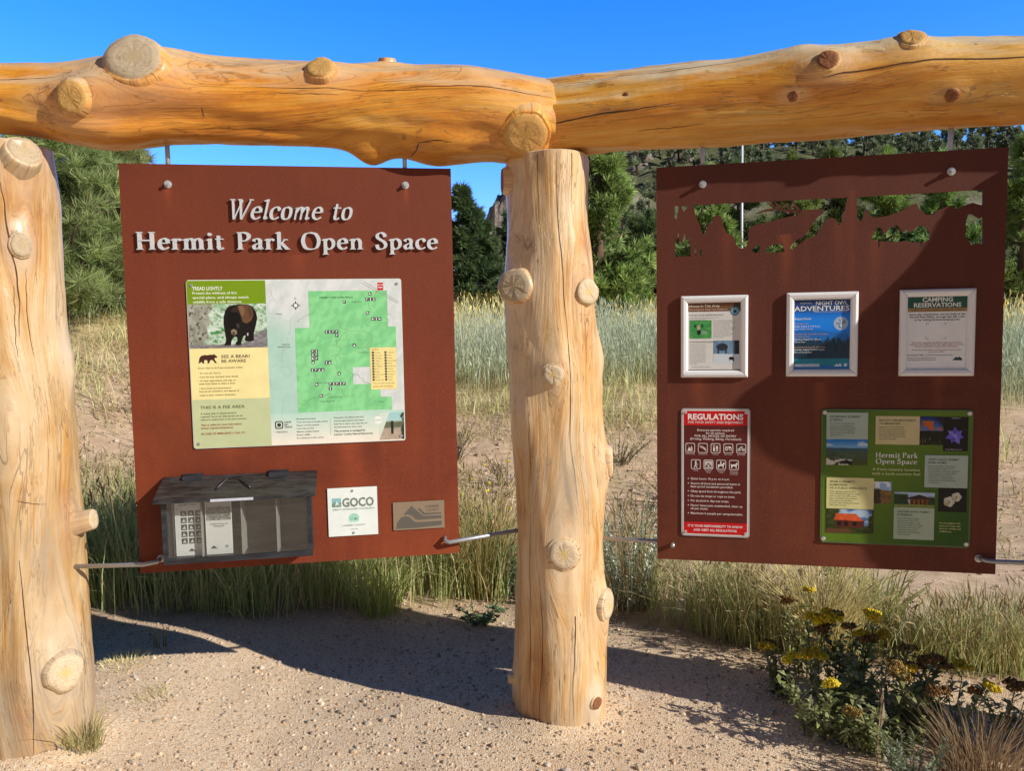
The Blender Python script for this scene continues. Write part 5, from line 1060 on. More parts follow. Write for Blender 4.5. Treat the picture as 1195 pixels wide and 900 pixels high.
for s_, w_, bl in (('Quiet hours 10 p.m. to 6 a.m.', 146, 1), ('Secure all food and personal items in', 184, 1), ('bear-proof containers provided.', 158, 0), ('Obey speed limit throughout the park.', 188, 1), ('Do not tie straps or rope to trees.', 166, 1), ('No alcohol in day-use areas.', 144, 1), ('Never leave pets unattended, clean up', 194, 1), ('all pet waste.', 66, 0), ('Maximum 6 people per campsite/cabin.', 196, 1)):
    p.text(s_, 36, yy, 8.2, 'f0e4e2', .012, 'l', w_); 
    if bl: p.circle(27, yy - 4, 2.2, 'f0e4e2', 2, 10)
    yy += 18.5 if s_ not in ('Secure all food and personal items in', 'Never leave pets unattended, clean up') else 12.5
p.text('IT IS YOUR RESPONSIBILITY TO KNOW', 128.5, 464, 8.4, 'ffffff', .018, 'c', 206, 2.2); p.text('AND OBEY ALL REGULATIONS.', 128.5, 480, 8.4, 'ffffff', .018, 'c', 164, 2.2)
p.build('sign_face', t)
for x, z in ((.016, -.016), (.241, -.016), (.016, -.485), (.241, -.485)): screw(t, x, z, -.0035, .006, M_BOLT)

# ---- 6. the green story board (515 x 505 mm)
t = mounted('story_board', 'square green board with pale text cards and nature photographs', 'information board', 'R', .6035, -.9200, .001)
b = Sheet(.004); b.board(0, 0, 514, 506, 12, '5d7344'); b.photo(6, 6, 508, 500, 30, 30, ph_grad_green, .5); b.build('backing_board', t)
def card(x0, y0, x1, y1, col, head, lines, seed_):
    p = Sheet(.006); p.board(x0, y0, x1, y1, 0, col)
    for i, h in enumerate(head): p.text(h, x0 + 12, y0 + 19 + i * 12, 6.8, '4e5548', .012, space=1.1)
    body(p, x0 + 12, y0 + 19 + len(head) * 12, x1 - x0 - 30, lines, 5, 8.6, '6b7264', seed_); p.build('text_card', t)
card(18, 12, 162, 112, 'b4c6b8', ('INCREDIBLE SCENERY', '& TRAILS'), 6, 11); card(188, 24, 337, 129, 'd8cc98', ('BEAUTY—FROM FORESTS', 'TO MEADOWS'), 6, 12)
card(357, 166, 500, 285, 'b4c6b8', ('WHO CALLS HERMIT', 'PARK HOME?'), 8, 13); card(21, 256, 186, 374, 'e6dfa0', ('FROM A HERMIT’S', 'HOMESTEAD', 'TO A PUBLIC OPEN SPACE'), 7, 14); card(256, 362, 393, 481, 'b8cab0', ('GATHER WITH FAMILY', '& FRIENDS'), 8, 15)
def pic(x0, y0, x1, y1, fn, nx=70, ny=50, extra=None, lab=None):
    p = Sheet(.0055); p.board(x0, y0, x1, y1, 0, '2a2a26'); p.photo(x0, y0, x1, y1, nx, ny, fn, .5)
    if extra: extra(p)
    o = p.build('photograph', t)
    if lab: o['label'] = lab
pic(19, 112, 162, 209, ph_vista, lab='photograph of a valley under blue sky'); pic(337, 25, 416, 129, ph_sunset, 50, 60, lab='photograph of orange clouds over a dark meadow')
def flower(p):
    for k in range(7):
        a = k * 2 * math.pi / 7 + .2; c_, s__ = math.cos(a), math.sin(a); L_ = 34 if k % 2 else 30
        p.poly([(455 + c_ * 4 - s__ * 4, 94 + s__ * 4 + c_ * 4), (455 + c_ * L_ * .55 - s__ * 9, 94 + s__ * L_ * .55 + c_ * 9), (455 + c_ * L_, 94 + s__ * L_), (455 + c_ * L_ * .55 + s__ * 8, 94 + s__ * L_ * .55 - c_ * 8), (455 + c_ * 4 + s__ * 4, 94 + s__ * 4 - c_ * 4)], ('7264d8', '8a7ce6', '5f52c0')[k % 3], 1 + k * .1)
    p.circle(455, 94, 7, '9c90ee', 2); p.text('Wildflower', 442, 32, 4.5, 'c8c8c8', .004); p.text('Rocky Mountain iris', 425, 146, 4.5, 'c8c8c8', .004)
pic(417, 26, 498, 150, ph_dark, 20, 30, flower, 'photograph of a purple star shaped flower')
pic(187, 268, 246, 350, ph_canyon, 40, 56); pic(22, 376, 187, 466, ph_cabin, 84, 48, None, 'photograph of a dark cabin with an orange red roof'); pic(257, 305, 393, 361, ph_lodge, 80, 36, None, 'photograph of a timber lodge in the trees')
def blossoms(p):
    for cx, cy, r_ in ((441, 336, 17), (465, 318, 15)):
        for k in range(5): a = k * 1.256; p.circle(cx + r_ * .55 * math.cos(a), cy + r_ * .55 * math.sin(a), r_ * .6, ('cfcbb4', 'dedac6', 'b9b69c')[k % 3], 1 + k * .1 + (cx > 450) * .6, 16)
        p.circle(cx, cy, 4, 'a09a5c', 2.6, 12)
pic(406, 286, 499, 374, ph_dark, 24, 24, blossoms, 'photograph of white blossoms on black')
p = Sheet(.0055); p.serif('Hermit Park', 189, 334, 178, 19, 'f2f4ea', 1); p.serif('Open Space', 191, 332, 201, 19, 'f2f4ea', 1); p.build('title_lettering', t); p = Sheet(.0055); p.text('A front-country location', 180, 226, 9.5, 'dfe6a8', .018, 'l', 160, 2, 1.1); p.build('tagline_lettering', t); p = Sheet(.0055); p.text('with a back-country feel', 178, 242, 9.5, 'dfe6a8', .018, 'l', 164, 2, 1.1); p.build('tagline_lettering', t); p = Sheet(.0055)
for i, s_ in enumerate(('As you explore and', 'enjoy the trails, stay', 'alert for wildlife and', 'wildflowers.')): p.text(s_, 410, 418 + i * 10.5, 6, 'dfe2a0', .01)
p.build('visitor_note', t)
for x, z in ((.012, -.013), (.502, -.013), (.012, -.492), (.502, -.492)): screw(t, x, z, -.0045, .0085, M_BOLT)

# ---- 7. leaflet box on the welcome panel
def speckle(name, a, b_, sc, rough=.55):
    m, nt, bb = mat(name); co = N(nt, 'ShaderNodeTexCoord').outputs['Object']; n = noise(nt, scaled(nt, co, (.18, 1, 1)), sc, 5, .75)
    nt.links.new(ramp(nt, n, [(.4, a), (.62, b_)]), bb.inputs['Base Color']); bb.inputs['Roughness'].default_value = rough; bump(nt, bb, n, .2, .001); return m
M_LID = speckle('weathered_black_lid', (.016, .015, .015), (.06, .057, .056), 60, .42); M_BOX = speckle('black_box_plastic', (.013, .015, .020), (.038, .044, .056), 40, .35); M_BACK = speckle('dusty_dark_lining', (.035, .034, .03), (.11, .105, .095), 30, .8)
t = mounted('leaflet_box', 'black weathered leaflet box with sloping lid and clear front', 'leaflet box', 'L', .118, -1.168, .001)
W_, D_ = .522, .105
bm = bmesh.new(); bx(bm, 0, W_, -.008, 0, -.29, 0.0); obj('back_board', bm_mesh('back_board', bm, [M_BACK]), t)
for x in (0, W_ - .016):
    bm = bmesh.new(); v = [(x, -.0085, -.005), (x, -D_, -.055), (x, -D_, -.29), (x, -.0085, -.29)]
    A = [bm.verts.new(q) for q in v]; B = [bm.verts.new((q[0] + .016, q[1], q[2])) for q in v]; bm.faces.new(A); bm.faces.new(B)
    for i in range(4): bm.faces.new((A[i], A[(i + 1) % 4], B[(i + 1) % 4], B[i]))
    obj('side_wall', bm_mesh('side_wall', bm, [M_BOX]), t)
bm = bmesh.new(); bx(bm, .0165, W_ - .0165, -D_ + .004, -.0085, -.289, -.276); obj('floor_board', bm_mesh('floor_board', bm, [M_BOX]), t)
bm = bmesh.new(); bx(bm, -.004, W_ + .004, -D_ - .008, -D_ - .0005, -.293, -.272); bx(bm, -.004, .012, -D_ - .008, -D_ - .0005, -.2715, -.06); bx(bm, W_ - .012, W_ + .004, -D_ - .008, -D_ - .0005, -.2715, -.06); obj('front_frame', bm_mesh('front_frame', bm, [M_BOX]), t)
mg, ng, bg_ = mat('scratched_clear_acrylic'); ng.nodes.remove(bg_); tr_ = N(ng, 'ShaderNodeBsdfTransparent', Color=(.93, .94, .94, 1)); gl_ = N(ng, 'ShaderNodeBsdfGlossy', Roughness=.08); df_ = N(ng, 'ShaderNodeBsdfDiffuse', Color=(.6, .58, .52, 1)); mx1 = N(ng, 'ShaderNodeMixShader', Fac=.07); mx2 = N(ng, 'ShaderNodeMixShader', Fac=.015)
ng.links.new(tr_.outputs[0], mx1.inputs[1]); ng.links.new(gl_.outputs[0], mx1.inputs[2]); ng.links.new(mx1.outputs[0], mx2.inputs[1]); ng.links.new(df_.outputs[0], mx2.inputs[2]); ng.links.new(mx2.outputs[0], ng.nodes['Material Output'].inputs['Surface'])
bm = bmesh.new(); bx(bm, .0125, W_ - .0125, -D_ - .004, -D_ - .002, -.2715, -.062); obj('clear_front', bm_mesh('clear_front', bm, [mg]), t)
for x in (.13, .272, .398):
    bm = bmesh.new(); bx(bm, x - .002, x + .002, -D_ + .006, -.0086, -.2755, -.05); obj('divider', bm_mesh('divider', bm, [flat('divider_grey', (.34, .33, .30), .5)]), t)
bm = bmesh.new(); y0, z0, y1, z1 = -.004, .012, -D_ - .04, -.050; dn = Vector((0, z1 - z0, -(y1 - y0))).normalized() * -.011
A = [bm.verts.new(q) for q in ((-.02, y0, z0), (W_ + .022, y0, z0), (W_ + .024, y1, z1), (-.024, y1, z1))]; B = [bm.verts.new(Vector(v.co) + Vector((0, -.004, -.011))) for v in A]
bm.faces.new(A); bm.faces.new(B)
for i in range(4): bm.faces.new((A[i], A[(i + 1) % 4], B[(i + 1) % 4], B[i]))
lid = obj('lid', bm_mesh('lid', bm, [M_LID], bevel=.0015), t)
bm = bmesh.new()
for x in (.09, .40):
    b2 = bmesh.new(); bx(b2, x - .033, x + .033, -.036, -.004, -.004, .0155); tube(b2, [(x - .036, -.006, .0165), (x + .036, -.006, .0165)], .0045, 10); obj('hinge', bm_mesh('hinge', b2, [M_BOX]), lid)
bm.free(); bm = bmesh.new(); sl = (z1 - z0) / (y1 - y0)
hy = lambda f: (y0 + (y1 - y0) * f, z0 + (z1 - z0) * f)
a0, a1 = hy(.66), hy(.30); tube(bm, [(.185, a0[0], a0[1] + .002), (.195, a0[0] + .008, a0[1] + .012), (.222, a1[0], a1[1] + .014), (.270, a1[0], a1[1] + .014), (.298, a0[0] + .008, a0[1] + .012), (.308, a0[0], a0[1] + .002)], .0035, 8); obj('handle', bm_mesh('handle', bm, [M_BOX], True), lid)
bm = bmesh.new(); bx(bm, .175, .325, y1 - .006, y1 - .0045, z1 - .0105, z1 - .001); obj('lip_strip', bm_mesh('lip_strip', bm, [flat('pale_strip', (.55, .57, .66), .3)]), lid)
def leaflet(label, x0, w_, out, z0_, h_, kind, lean=.0):
    loc, a = on_panel('L', .118 + x0, -1.168 + z0_, out); o = empty('leaflet', loc, a, label, 'leaflet', 'leaflets in the box')
    p = Sheet(.0012); W2, H2 = w_ * 1000, h_ * 1000; p.board(0, 0, W2, H2, 0, 'fbfbf8')
    if kind == 0:
        p.rect(4, 6, W2 - 4, H2 - 60, 'eceeea', .5); p.text('HERMIT PARK', 14, 30, 7, '7a7d7a', .01)
        for r_ in range(5):
            for c_ in range(3): x_, y_ = 20 + c_ * 26, 48 + r_ * 26; p.rect(x_, y_, x_ + 21, y_ + 21, '4c4f4e', 1); p.poly([(x_ + 4, y_ + 17), (x_ + 9 + (r_ + c_) % 3 * 2, y_ + 4), (x_ + 17, y_ + 17)], 'e0e2de', 1.4)
        p.poly([(42, H2 - 16), (54, H2 - 28), (66, H2 - 18), (74, H2 - 16)], '55605c', 1)
    elif kind == 1:
        p.photo(3, 26, W2 - 3, 96, 40, 26, lambda u, v: lerp((.80, .80, .78), (.42, .42, .40), sst(v, .15 + .2 * fbm(u * 4, u * 0, 3), .3 + .2 * fbm(u * 4, u * 0, 3)) * fbm(u * 14, v * 12, 5) * 1.3), .5); p.rect(3, 96, W2 - 3, H2 - 4, 'eeeeea', .6)
        p.text('Wildlife viewing and', W2 / 2, 112, 5.4, '7d8078', .006, 'c'); p.text('hiking guide', W2 / 2, 120, 5.4, '7d8078', .006, 'c'); p.poly([(14, H2 - 22), (26, H2 - 34), (36, H2 - 24), (44, H2 - 22)], '3c4a44', 1); p.circle(W2 - 22, H2 - 28, 6, '9aa69e', 1)
    else:
        p.rect(6, 20, 18, H2 - 20, '6a6c6a', .6); p.rect(24, 14, W2 - 6, H2 - 14, 'cfd2d0', .5)
    p.build('leaflet_paper', o); return o
leaflet('grey folded leaflet half hidden behind the icon leaflet in the box', .018, .09, .052, -.052, .223, 2); leaflet('white leaflet with rows of small dark square icons in the box', .033, .092, .075, -.056, .218, 0); leaflet('white leaflet with a grey landscape picture in the box', .140, .094, .078, -.050, .224, 1)
# ------------------------------------------------------------------ grasses
def blades_mesh(name, x, y, h, wd, az, lean, base, tip, m, head=None, z=None, curl=1.0):
    n = len(x); z = Zg(x, y) - .01 if z is None else z
    x, y, h, wd, az, lean = [np.broadcast_to(np.asarray(q, float), n) for q in (x, y, h, wd, az, lean)]
    fa = rng.uniform(0, np.pi, n); sx, sy = np.cos(fa) * wd / 2, np.sin(fa) * wd / 2
    lx, ly = np.cos(az) * lean * h, np.sin(az) * lean * h
    def pt(t, s, k): return np.stack([x + lx * t ** (1 + curl) + sx * s * k, y + ly * t ** (1 + curl) + sy * s * k, z + h * t * (1 - .28 * lean * t)], -1)
    P = np.stack([pt(0, -1, 1), pt(0, 1, 1), pt(.45, -1, .9), pt(.45, 1, .9), pt(.78, -1, .6), pt(.78, 1, .6), pt(1.0, 0, 0)], 1)
    i = np.arange(n)[:, None] * 7
    q = np.concatenate([i + [0, 1, 3, 2], i + [2, 3, 5, 4]]); t = i + [4, 5, 6]
    base = np.broadcast_to(base, (n, 3)); tip = np.broadcast_to(tip, (n, 3)); f = np.array([0, 0, .45, .45, .78, .78, 1.0])[None, :, None]
    C = base[:, None] * (1 - f) + tip[:, None] * f
    V, Q, T, CC = [P.reshape(-1, 3)], [q], [t], [C.reshape(-1, 3)]; off = n * 7
    if head is not None:                              # seed heads: slim four-sided spindles at the tips
        k = np.where(rng.random(n) < head[0])[0]; hl, hw, hc = head[1], head[2], np.array(head[3]); nk = len(k)
        tp = P[k, 6]; d = P[k, 6] - P[k, 4:6].mean(1); d /= np.linalg.norm(d, axis=1)[:, None]; L_ = hl * rng.uniform(.6, 1.3, nk)[:, None]; w_ = hw * rng.uniform(.6, 1.3, nk)[:, None]
        s1 = np.stack([sx[k], sy[k], 0 * sx[k]], -1); s1 /= np.linalg.norm(s1, axis=1)[:, None] + 1e-9; s2 = np.cross(d, s1)
        b0 = tp - d * L_ * .5; m1 = b0 + d * L_ * .45; e = b0 + d * L_
        HP = np.stack([b0, m1 + s1 * w_, m1 + s2 * w_, m1 - s1 * w_, m1 - s2 * w_, e], 1); j = off + np.arange(nk)[:, None] * 6
        for a, b_ in ((1, 2), (2, 3), (3, 4), (4, 1)): T += [j + [0, a, b_], j + [b_, a, 5]]
        V.append(HP.reshape(-1, 3)); CC.append(np.repeat(hc[None] * rng.uniform(.7, 1.25, nk)[:, None], 6, 0).reshape(-1, 3))
    return np_mesh(name, np.concatenate(V), np.concatenate(Q), np.concatenate(T), np.concatenate(CC), [m])
def pal(n, cols, var=.22):
    c = np.array(cols)[rng.integers(0, len(cols), n)]; return np.clip(c * rng.uniform(1 - var, 1 + var, (n, 1)), 0, 1)
GREEN = [(.36, .48, .14), (.44, .54, .18), (.52, .58, .24), (.28, .42, .12)]; STRAW = [(.86, .72, .38), (.92, .80, .46), (.76, .62, .30)]; OLIVE = [(.58, .60, .27), (.68, .68, .36), (.50, .54, .24)]
def grass(name, n, region, dens, h, wd, cols, tips, lean=(.1, .6), head=None, clump=None):
    """stuff: rejection-sampled blades over a region"""
    xs_, ys_ = [], []; got = 0
    while got < n:
        x = rng.uniform(region[0], region[1], n * 2); y = rng.uniform(region[2], region[3], n * 2); k = rng.random(n * 2) < dens(x, y); xs_.append(x[k]); ys_.append(y[k]); got += k.sum()
        if len(xs_) > 40: break
    x = np.concatenate(xs_)[:n]; y = np.concatenate(ys_)[:n]; n = len(x)
    hh = h(x, y) * rng.uniform(.35, 1.25, n); az = rng.uniform(0, 2 * np.pi, n)
    me = blades_mesh(name, x, y, hh, wd * rng.uniform(.7, 1.3, n), az, np.where(rng.random(n) < .18, rng.uniform(.5, 1.3, n), rng.uniform(*lean, n)), pal(n, cols, .32), pal(n, tips, .32), M_GRASS, head)
    return tag(obj(name, me), kind='stuff')
behind = lambda x, y: y - path_edge(x)
patch = lambda x, y, f=1.6, s=91: fbm(np.asarray(x) * f, np.asarray(y) * f, s, 3)
# thick green fringe behind the welcome panel and left post
grass('grass', 8500, (-4.2, -.05, 4.1, 7.0), lambda x, y: smoothstep((behind(x, y) + .08) / .22) * (1 - smoothstep((behind(x, y) - np.where(x < -1.6, .85, .75)) / .5)) * (.25 + .75 * (patch(x, y, 2.6) > .44)) * np.where(x > -.75, .55, 1), lambda x, y: .22 + .32 * patch(x, y, 1.7, 95) + .12 * smoothstep((-x - 1) / 1.2), .0058, GREEN + OLIVE, GREEN + OLIVE + STRAW[:1], (.05, .5), (.12, .07, .004, (.45, .37, .2)))
grass('grass', 2600, (-3.6, -.05, 4.1, 6.2), lambda x, y: smoothstep((behind(x, y) + .05) / .25) * (1 - smoothstep((behind(x, y) - .9) / .4)), lambda x, y: .48 + .22 * patch(x, y), .0040, STRAW, STRAW, (.05, .45), (.7, .09, .005, (.5, .4, .22)))
# pale and green mixed fringe at the right of the middle post
dR = lambda x, y: smoothstep((behind(x, y) + .02) / .18) * (1 - smoothstep((behind(x, y) - np.interp(x, [.9, 1.5], [.75, .22])) / .35)) * (.12 + .88 * (patch(x, y, 3.1, 97) > .45))
grass('grass', 4300, (.74, 3.6, 3.1, 5.4), dR, lambda x, y: (.30 + .32 * patch(x, y, 1.9, 99)) * np.interp(x, [0, .8, 1.3, 1.7, 2.2, 3], [.75, .92, .75, .62, .6, .6]), .0042, GREEN + OLIVE, OLIVE + STRAW, (.05, .5), (.25, .075, .0045, (.52, .43, .24)))
grass('grass', 2700, (.45, 3.6, 3.1, 5.4), dR, lambda x, y: (.34 + .32 * patch(x, y, 1.9, 99)) * np.interp(x, [0, .8, 1.3, 1.7, 2.2, 3], [.7, .9, .75, .6, .58, .55]), .0032, STRAW, STRAW + [(.72, .65, .42)], (.05, .6), (.35, .08, .005, (.6, .5, .28)))
# dry weeds and litter on the bank
grass('dry_weeds', 26000, (-6, 6, 4.6, 11.5), lambda x, y: np.where(patch(x, y, 1.9, 101) > np.where(x < -1.2, .40, .50), 1, .14) * smoothstep((y - 4.7) / .6) * np.where((x > .2) & (y < 8), .5, 1), lambda x, y: .07 + .16 * patch(x, y, 1.2, 103), .0065, STRAW + OLIVE + [(.28, .2, .11)], STRAW + [(.36, .27, .15), (.3, .3, .13)], (.2, 1.1), (.25, .035, .006, (.38, .28, .15)))
grass('green_bank_grass', 7000, (-8, -1.6, 10.5, 17), lambda x, y: (patch(x, y, .7, 107) > .42) * 1.0, lambda x, y: .22 + .35 * patch(x, y, .9, 109), .010, GREEN, [(.30, .36, .10), (.42, .42, .16)], (.1, .6), (.2, .08, .006, (.5, .45, .2)))
# the blue-green stand of tall wheatgrass
BLUE = [(.60, .72, .58), (.52, .67, .56), (.70, .76, .58)]
grass('blue_green_grass', 24000, (-9, 12, 8.6, 18), lambda x, y: smoothstep((y - 8.6 - 1.2 * patch(x, y, .6, 111)) / 1.4) * (1 - smoothstep((y - 11.5 - 4 * patch(x, y, .4, 113)) / 2.5)) * np.where((x < -2.2) & (y < 13), .12, 1), lambda x, y: .52 + .28 * patch(x, y, .8, 115), .008, [(.52, .52, .28), (.60, .58, .32)], BLUE, (.03, .3), (.75, .13, .007, (.78, .84, .68)))
grass('olive_meadow_grass', 9000, (-8, 12, 7.4, 12.5), lambda x, y: (patch(x, y, .9, 117) > .45) * 1.0, lambda x, y: .22 + .25 * patch(x, y, 1, 119), .008, OLIVE, STRAW + OLIVE, (.1, .6), (.3, .06, .005, (.5, .42, .22)))
grass('tan_meadow_grass', 30000, (-26, 42, 13, 62), lambda x, y: np.interp(y, [13, 18, 40, 62], [.3, 1, .8, .35]) * (np.abs(x) < y * .9), lambda x, y: .42 + .3 * patch(x, y, .3, 121), .026, [(.66, .55, .27), (.72, .60, .30)], [(.90, .76, .44), (.84, .72, .40), (.66, .64, .32)], (.05, .45), (.4, .16, .014, (.92, .80, .48)))

# ---- single plants
def plant_at(name, label, cat, x, y, group=None, z=None):
    return empty(name, (x, y, float(Zg(x, y)) if z is None else z), 0, label, cat, group)
def tuft(label, x, y, n, r, h, wd, cols, tips, lean=(.2, .9), head=None, name='grass_tuft', group='single grass tufts'):
    o = plant_at(name, label, 'grass tuft', x, y, group); a = rng.uniform(0, 2 * np.pi, n); rr = r * np.sqrt(rng.random(n)); lx, ly = rr * np.cos(a), rr * np.sin(a)
    me = blades_mesh('blades', lx, ly, h * rng.uniform(.5, 1.1, n), wd * rng.uniform(.7, 1.3, n), a + rng.normal(0, .5, n), rng.uniform(*lean, n) * (.4 + .6 * rr / r), pal(n, cols), pal(n, tips), M_GRASS, head, np.full(n, -.012))
    obj('blades', me, o); return o
tuft('small green and straw grass tuft at the foot of the left post', -1.60, 2.80, 130, .06, .16, .0038, [(.50, .46, .20), (.40, .42, .15)], [(.62, .60, .26), (.85, .74, .42)])
tuft('bright green grass tuft under the plaque corner of the welcome panel', -.76, 4.30, 200, .11, .30, .0045, [(.45, .52, .14)], [(.62, .68, .22), (.8, .74, .34)])
tuft('tiny shoots of grass in the light gap on the gravel', -1.72, 3.70, 14, .03, .19, .004, [(.25, .28, .08)], [(.34, .34, .12)], (.05, .3))
tuft('low dry grass patch on the gravel beside the left post', -1.80, 3.52, 160, .11, .055, .004, STRAW, STRAW + OLIVE, (.4, 1.2))
tuft('sparse low grass wisps on the gravel below the leaflet box', -1.52, 3.18, 90, .10, .06, .0035, STRAW, STRAW + OLIVE, (.4, 1.2))
tuft('large feathery blond bunch grass behind the yellow flowers', 1.48, 3.72, 800, .13, .52, .0038, [(.50, .40, .17), (.56, .46, .22)], [(.70, .60, .34), (.66, .54, .28)], (.25, .85), (.5, .07, .004, (.72, .62, .36)))
tuft('straw coloured dry tuft in the bottom right corner', 1.60, 2.62, 320, .12, .30, .0036, [(.36, .25, .12), (.46, .33, .16)], [(.58, .44, .24), (.62, .5, .3)], (.25, .95))
tuft('broad leafed bright green grass clump right of the blond bunch grass', 1.78, 3.86, 170, .13, .42, .009, [(.34, .46, .12)], [(.50, .62, .20)], (.15, .6))
tuft('arching pale green grass clump at the far right edge', 2.32, 3.78, 420, .16, .30, .0055, [(.30, .30, .12), (.24, .27, .09)], [(.44, .44, .2)], (.3, 1.0))
tuft('tall ochre grass clump beside the middle post', -.20, 4.62, 420, .14, .58, .0046, [(.40, .34, .12), (.28, .30, .08)], [(.58, .46, .18), (.46, .44, .16)], (.1, .5), (.5, .09, .005, (.6, .46, .22)))

def leafy(n_stem, height, spread, leaf_l, leaf_w, leaves, cols, stemcol, up=.6, droop=.2, r0=.03, side=(0, 6.28), head_pts=None):
    """stems with lance-shaped leaves; returns vertex data and the stem tips"""
    V, Q, T, C, tips = [], [], [], [], []; n0 = 0
    for s in range(n_stem):
        a = rng.uniform(*side); rb = r0 * math.sqrt(rng.random()); H_ = height * rng.uniform(.65, 1.1); sp = spread * rng.uniform(.3, 1.0)
        t = np.linspace(0, 1, 7); P = np.stack([rb * math.cos(a) + sp * math.cos(a) * t ** 1.4 + rng.normal(0, .006, 7) * t, rb * math.sin(a) + sp * math.sin(a) * t ** 1.4 + rng.normal(0, .006, 7) * t, H_ * t - .015], -1); tips.append(P[-1])
        sw = np.interp(t, [0, 1], [.0032, .0016])
        for ax in ((1, 0, 0), (0, 1, 0)):
            ax = np.array(ax) * sw[:, None]; A, B = P + ax, P - ax; V += [A, B]; k = np.arange(6); Q.append(np.stack([n0 + k, n0 + k + 1, n0 + 7 + k + 1, n0 + 7 + k], -1)); C.append(np.broadcast_to(stemcol, (14, 3))); n0 += 14
        m_ = leaves; tt = np.sort(rng.uniform(.08, .97, m_)); base = np.stack([np.interp(tt, t, P[:, i]) for i in range(3)], -1); la = rng.uniform(0, 6.28, m_); el = up + rng.normal(0, .25, m_)
        d = np.stack([np.cos(la) * np.cos(el), np.sin(la) * np.cos(el), np.sin(el)], -1); sd_ = np.stack([-np.sin(la), np.cos(la), rng.normal(0, .3, m_)], -1); L_ = leaf_l * rng.uniform(.55, 1.15, m_)[:, None] * np.interp(tt, [0, .5, 1], [1, 1, .6])[:, None]; W_ = leaf_w * rng.uniform(.7, 1.2, m_)[:, None]
        mid = base + d * L_ * .5; end = base + d * L_ - np.array([0, 0, 1]) * L_ * droop * rng.uniform(0, 1.4, m_)[:, None]
        LP = np.stack([base, mid + sd_ * W_ / 2 - [0, 0, 0], mid - sd_ * W_ / 2, end], 1); j = n0 + np.arange(m_)[:, None] * 4
        V.append(LP.reshape(-1, 3)); T += [j + [0, 1, 2], j + [1, 3, 2]]; C.append(np.repeat(pal(m_, cols), 4, 0)); n0 += 4 * m_
    return np.concatenate(V), np.concatenate(Q), np.concatenate(T), np.concatenate(C), tips
def flower_cluster(r, n, cols, flat_=.85, bit=.006):
    u = rng.normal(0, 1, (n, 3)); u /= np.linalg.norm(u, axis=1)[:, None]; u[:, 2] = np.abs(u[:, 2]); c = u * r * rng.uniform(.55, 1.0, (n, 1)) * [1, 1, flat_]
    sub = np.array([(math.cos(k) * r * .55, math.sin(k) * r * .55, rng.uniform(-.3, .3) * r) for k in rng.uniform(0, 6.28, 4)]); c = c * .62 + sub[rng.integers(0, 4, n)]
    o = np.array([(1, 0, 0), (-1, 0, 0), (0, 1, 0), (0, -1, 0), (0, 0, 1), (0, 0, -1)]) * bit; P = c[:, None] + o[None] * rng.uniform(.5, 1.2, (n, 1, 1)); j = np.arange(n)[:, None] * 6
    T = np.concatenate([j + f for f in ([0, 2, 4], [2, 1, 4], [1, 3, 4], [3, 0, 4], [2, 0, 5], [1, 2, 5], [3, 1, 5], [0, 3, 5])])
    return P.reshape(-1, 3), T, np.repeat(pal(n, cols, .3), 6, 0)
YEL = [(.95, .72, .03), (.97, .80, .10), (.85, .60, .03)]; BRN = [(.34, .20, .06), (.44, .28, .09), (.24, .14, .045)]
def flowering(label, x, y, h, spread, heads, stems, col='y', dens=26, name='flowering_plant', r0=.05, leafc=None):
    o = plant_at(name, label, 'flowering plant', x, y, 'yellow flowered plants at the path edge')
    V, Q, T, C, tips = leafy(stems, h, spread, .075, .017, dens, leafc or [(.24, .27, .09), (.30, .33, .12), (.42, .43, .22)], (.17, .18, .08), .55, .45, r0)
    obj('foliage', np_mesh('foliage', V, Q, T, C, [M_LEAF]), o)
    tips = sorted(tips, key=lambda q: -q[2])[:len(heads)]
    for tp, hc in zip(tips, heads):
        P, T2, C2 = flower_cluster(rng.uniform(.030, .042), 170, YEL if hc == 'y' else BRN); fo = obj('flower_head', np_mesh('flower_head', P, None, T2, C2, [M_PETAL]), o, tuple(tp)); fo['label'] = 'yellow flower head' if hc == 'y' else 'brown dried flower head'
    return o
flowering('leftmost flowering plant on the path edge with a yellow head', 1.14, 3.26, .22, .10, 'yyb', 6)
flowering('flowering plant with two bright yellow heads in front of the blond grass', 1.29, 3.40, .36, .13, 'yyybyb', 9)
flowering('dense leafy flowering plant with low yellow heads facing the path', 1.20, 2.92, .26, .20, 'yyyyb', 15, dens=34, r0=.10)
flowering('flowering plant with one big yellow head among brown heads', 1.45, 3.27, .35, .15, 'yybybyb', 10)
flowering('dark flowering plant with only brown dried heads beside the big yellow one', 1.50, 2.93, .28, .16, 'bbbbb', 10)
flowering('spindly flowering plant with brown heads and one small yellow head', 1.62, 2.86, .25, .17, 'bybyb', 9, dens=18)
flowering('brown seeded plant standing alone at the right edge', 1.86, 2.90, .24, .12, 'bbbb', 7, dens=14)
flowering('leafy flowering plant filling the middle of the clump with one yellow and one brown head', 1.30, 3.12, .28, .17, 'yb', 13, dens=32, r0=.09)
flowering('leafy flowering plant at the right of the clump with two brown heads', 1.47, 3.02, .24, .17, 'bb', 12, dens=32, r0=.09)
flowering('low leafy plant without open flowers in the middle of the clump', 1.36, 2.80, .17, .15, 'b', 12, dens=30, r0=.09)
o = plant_at('sage_sprig', 'small silvery green sage sprig at the bottom edge below the flowers', 'sage', 1.34, 2.56); V, Q, T, C, tips = leafy(16, .19, .12, .035, .007, 40, [(.30, .36, .24), (.38, .43, .30), (.24, .30, .18)], (.25, .25, .16), .7, .1, .06); obj('foliage', np_mesh('foliage', V, Q, T, C, [M_LEAF]), o)
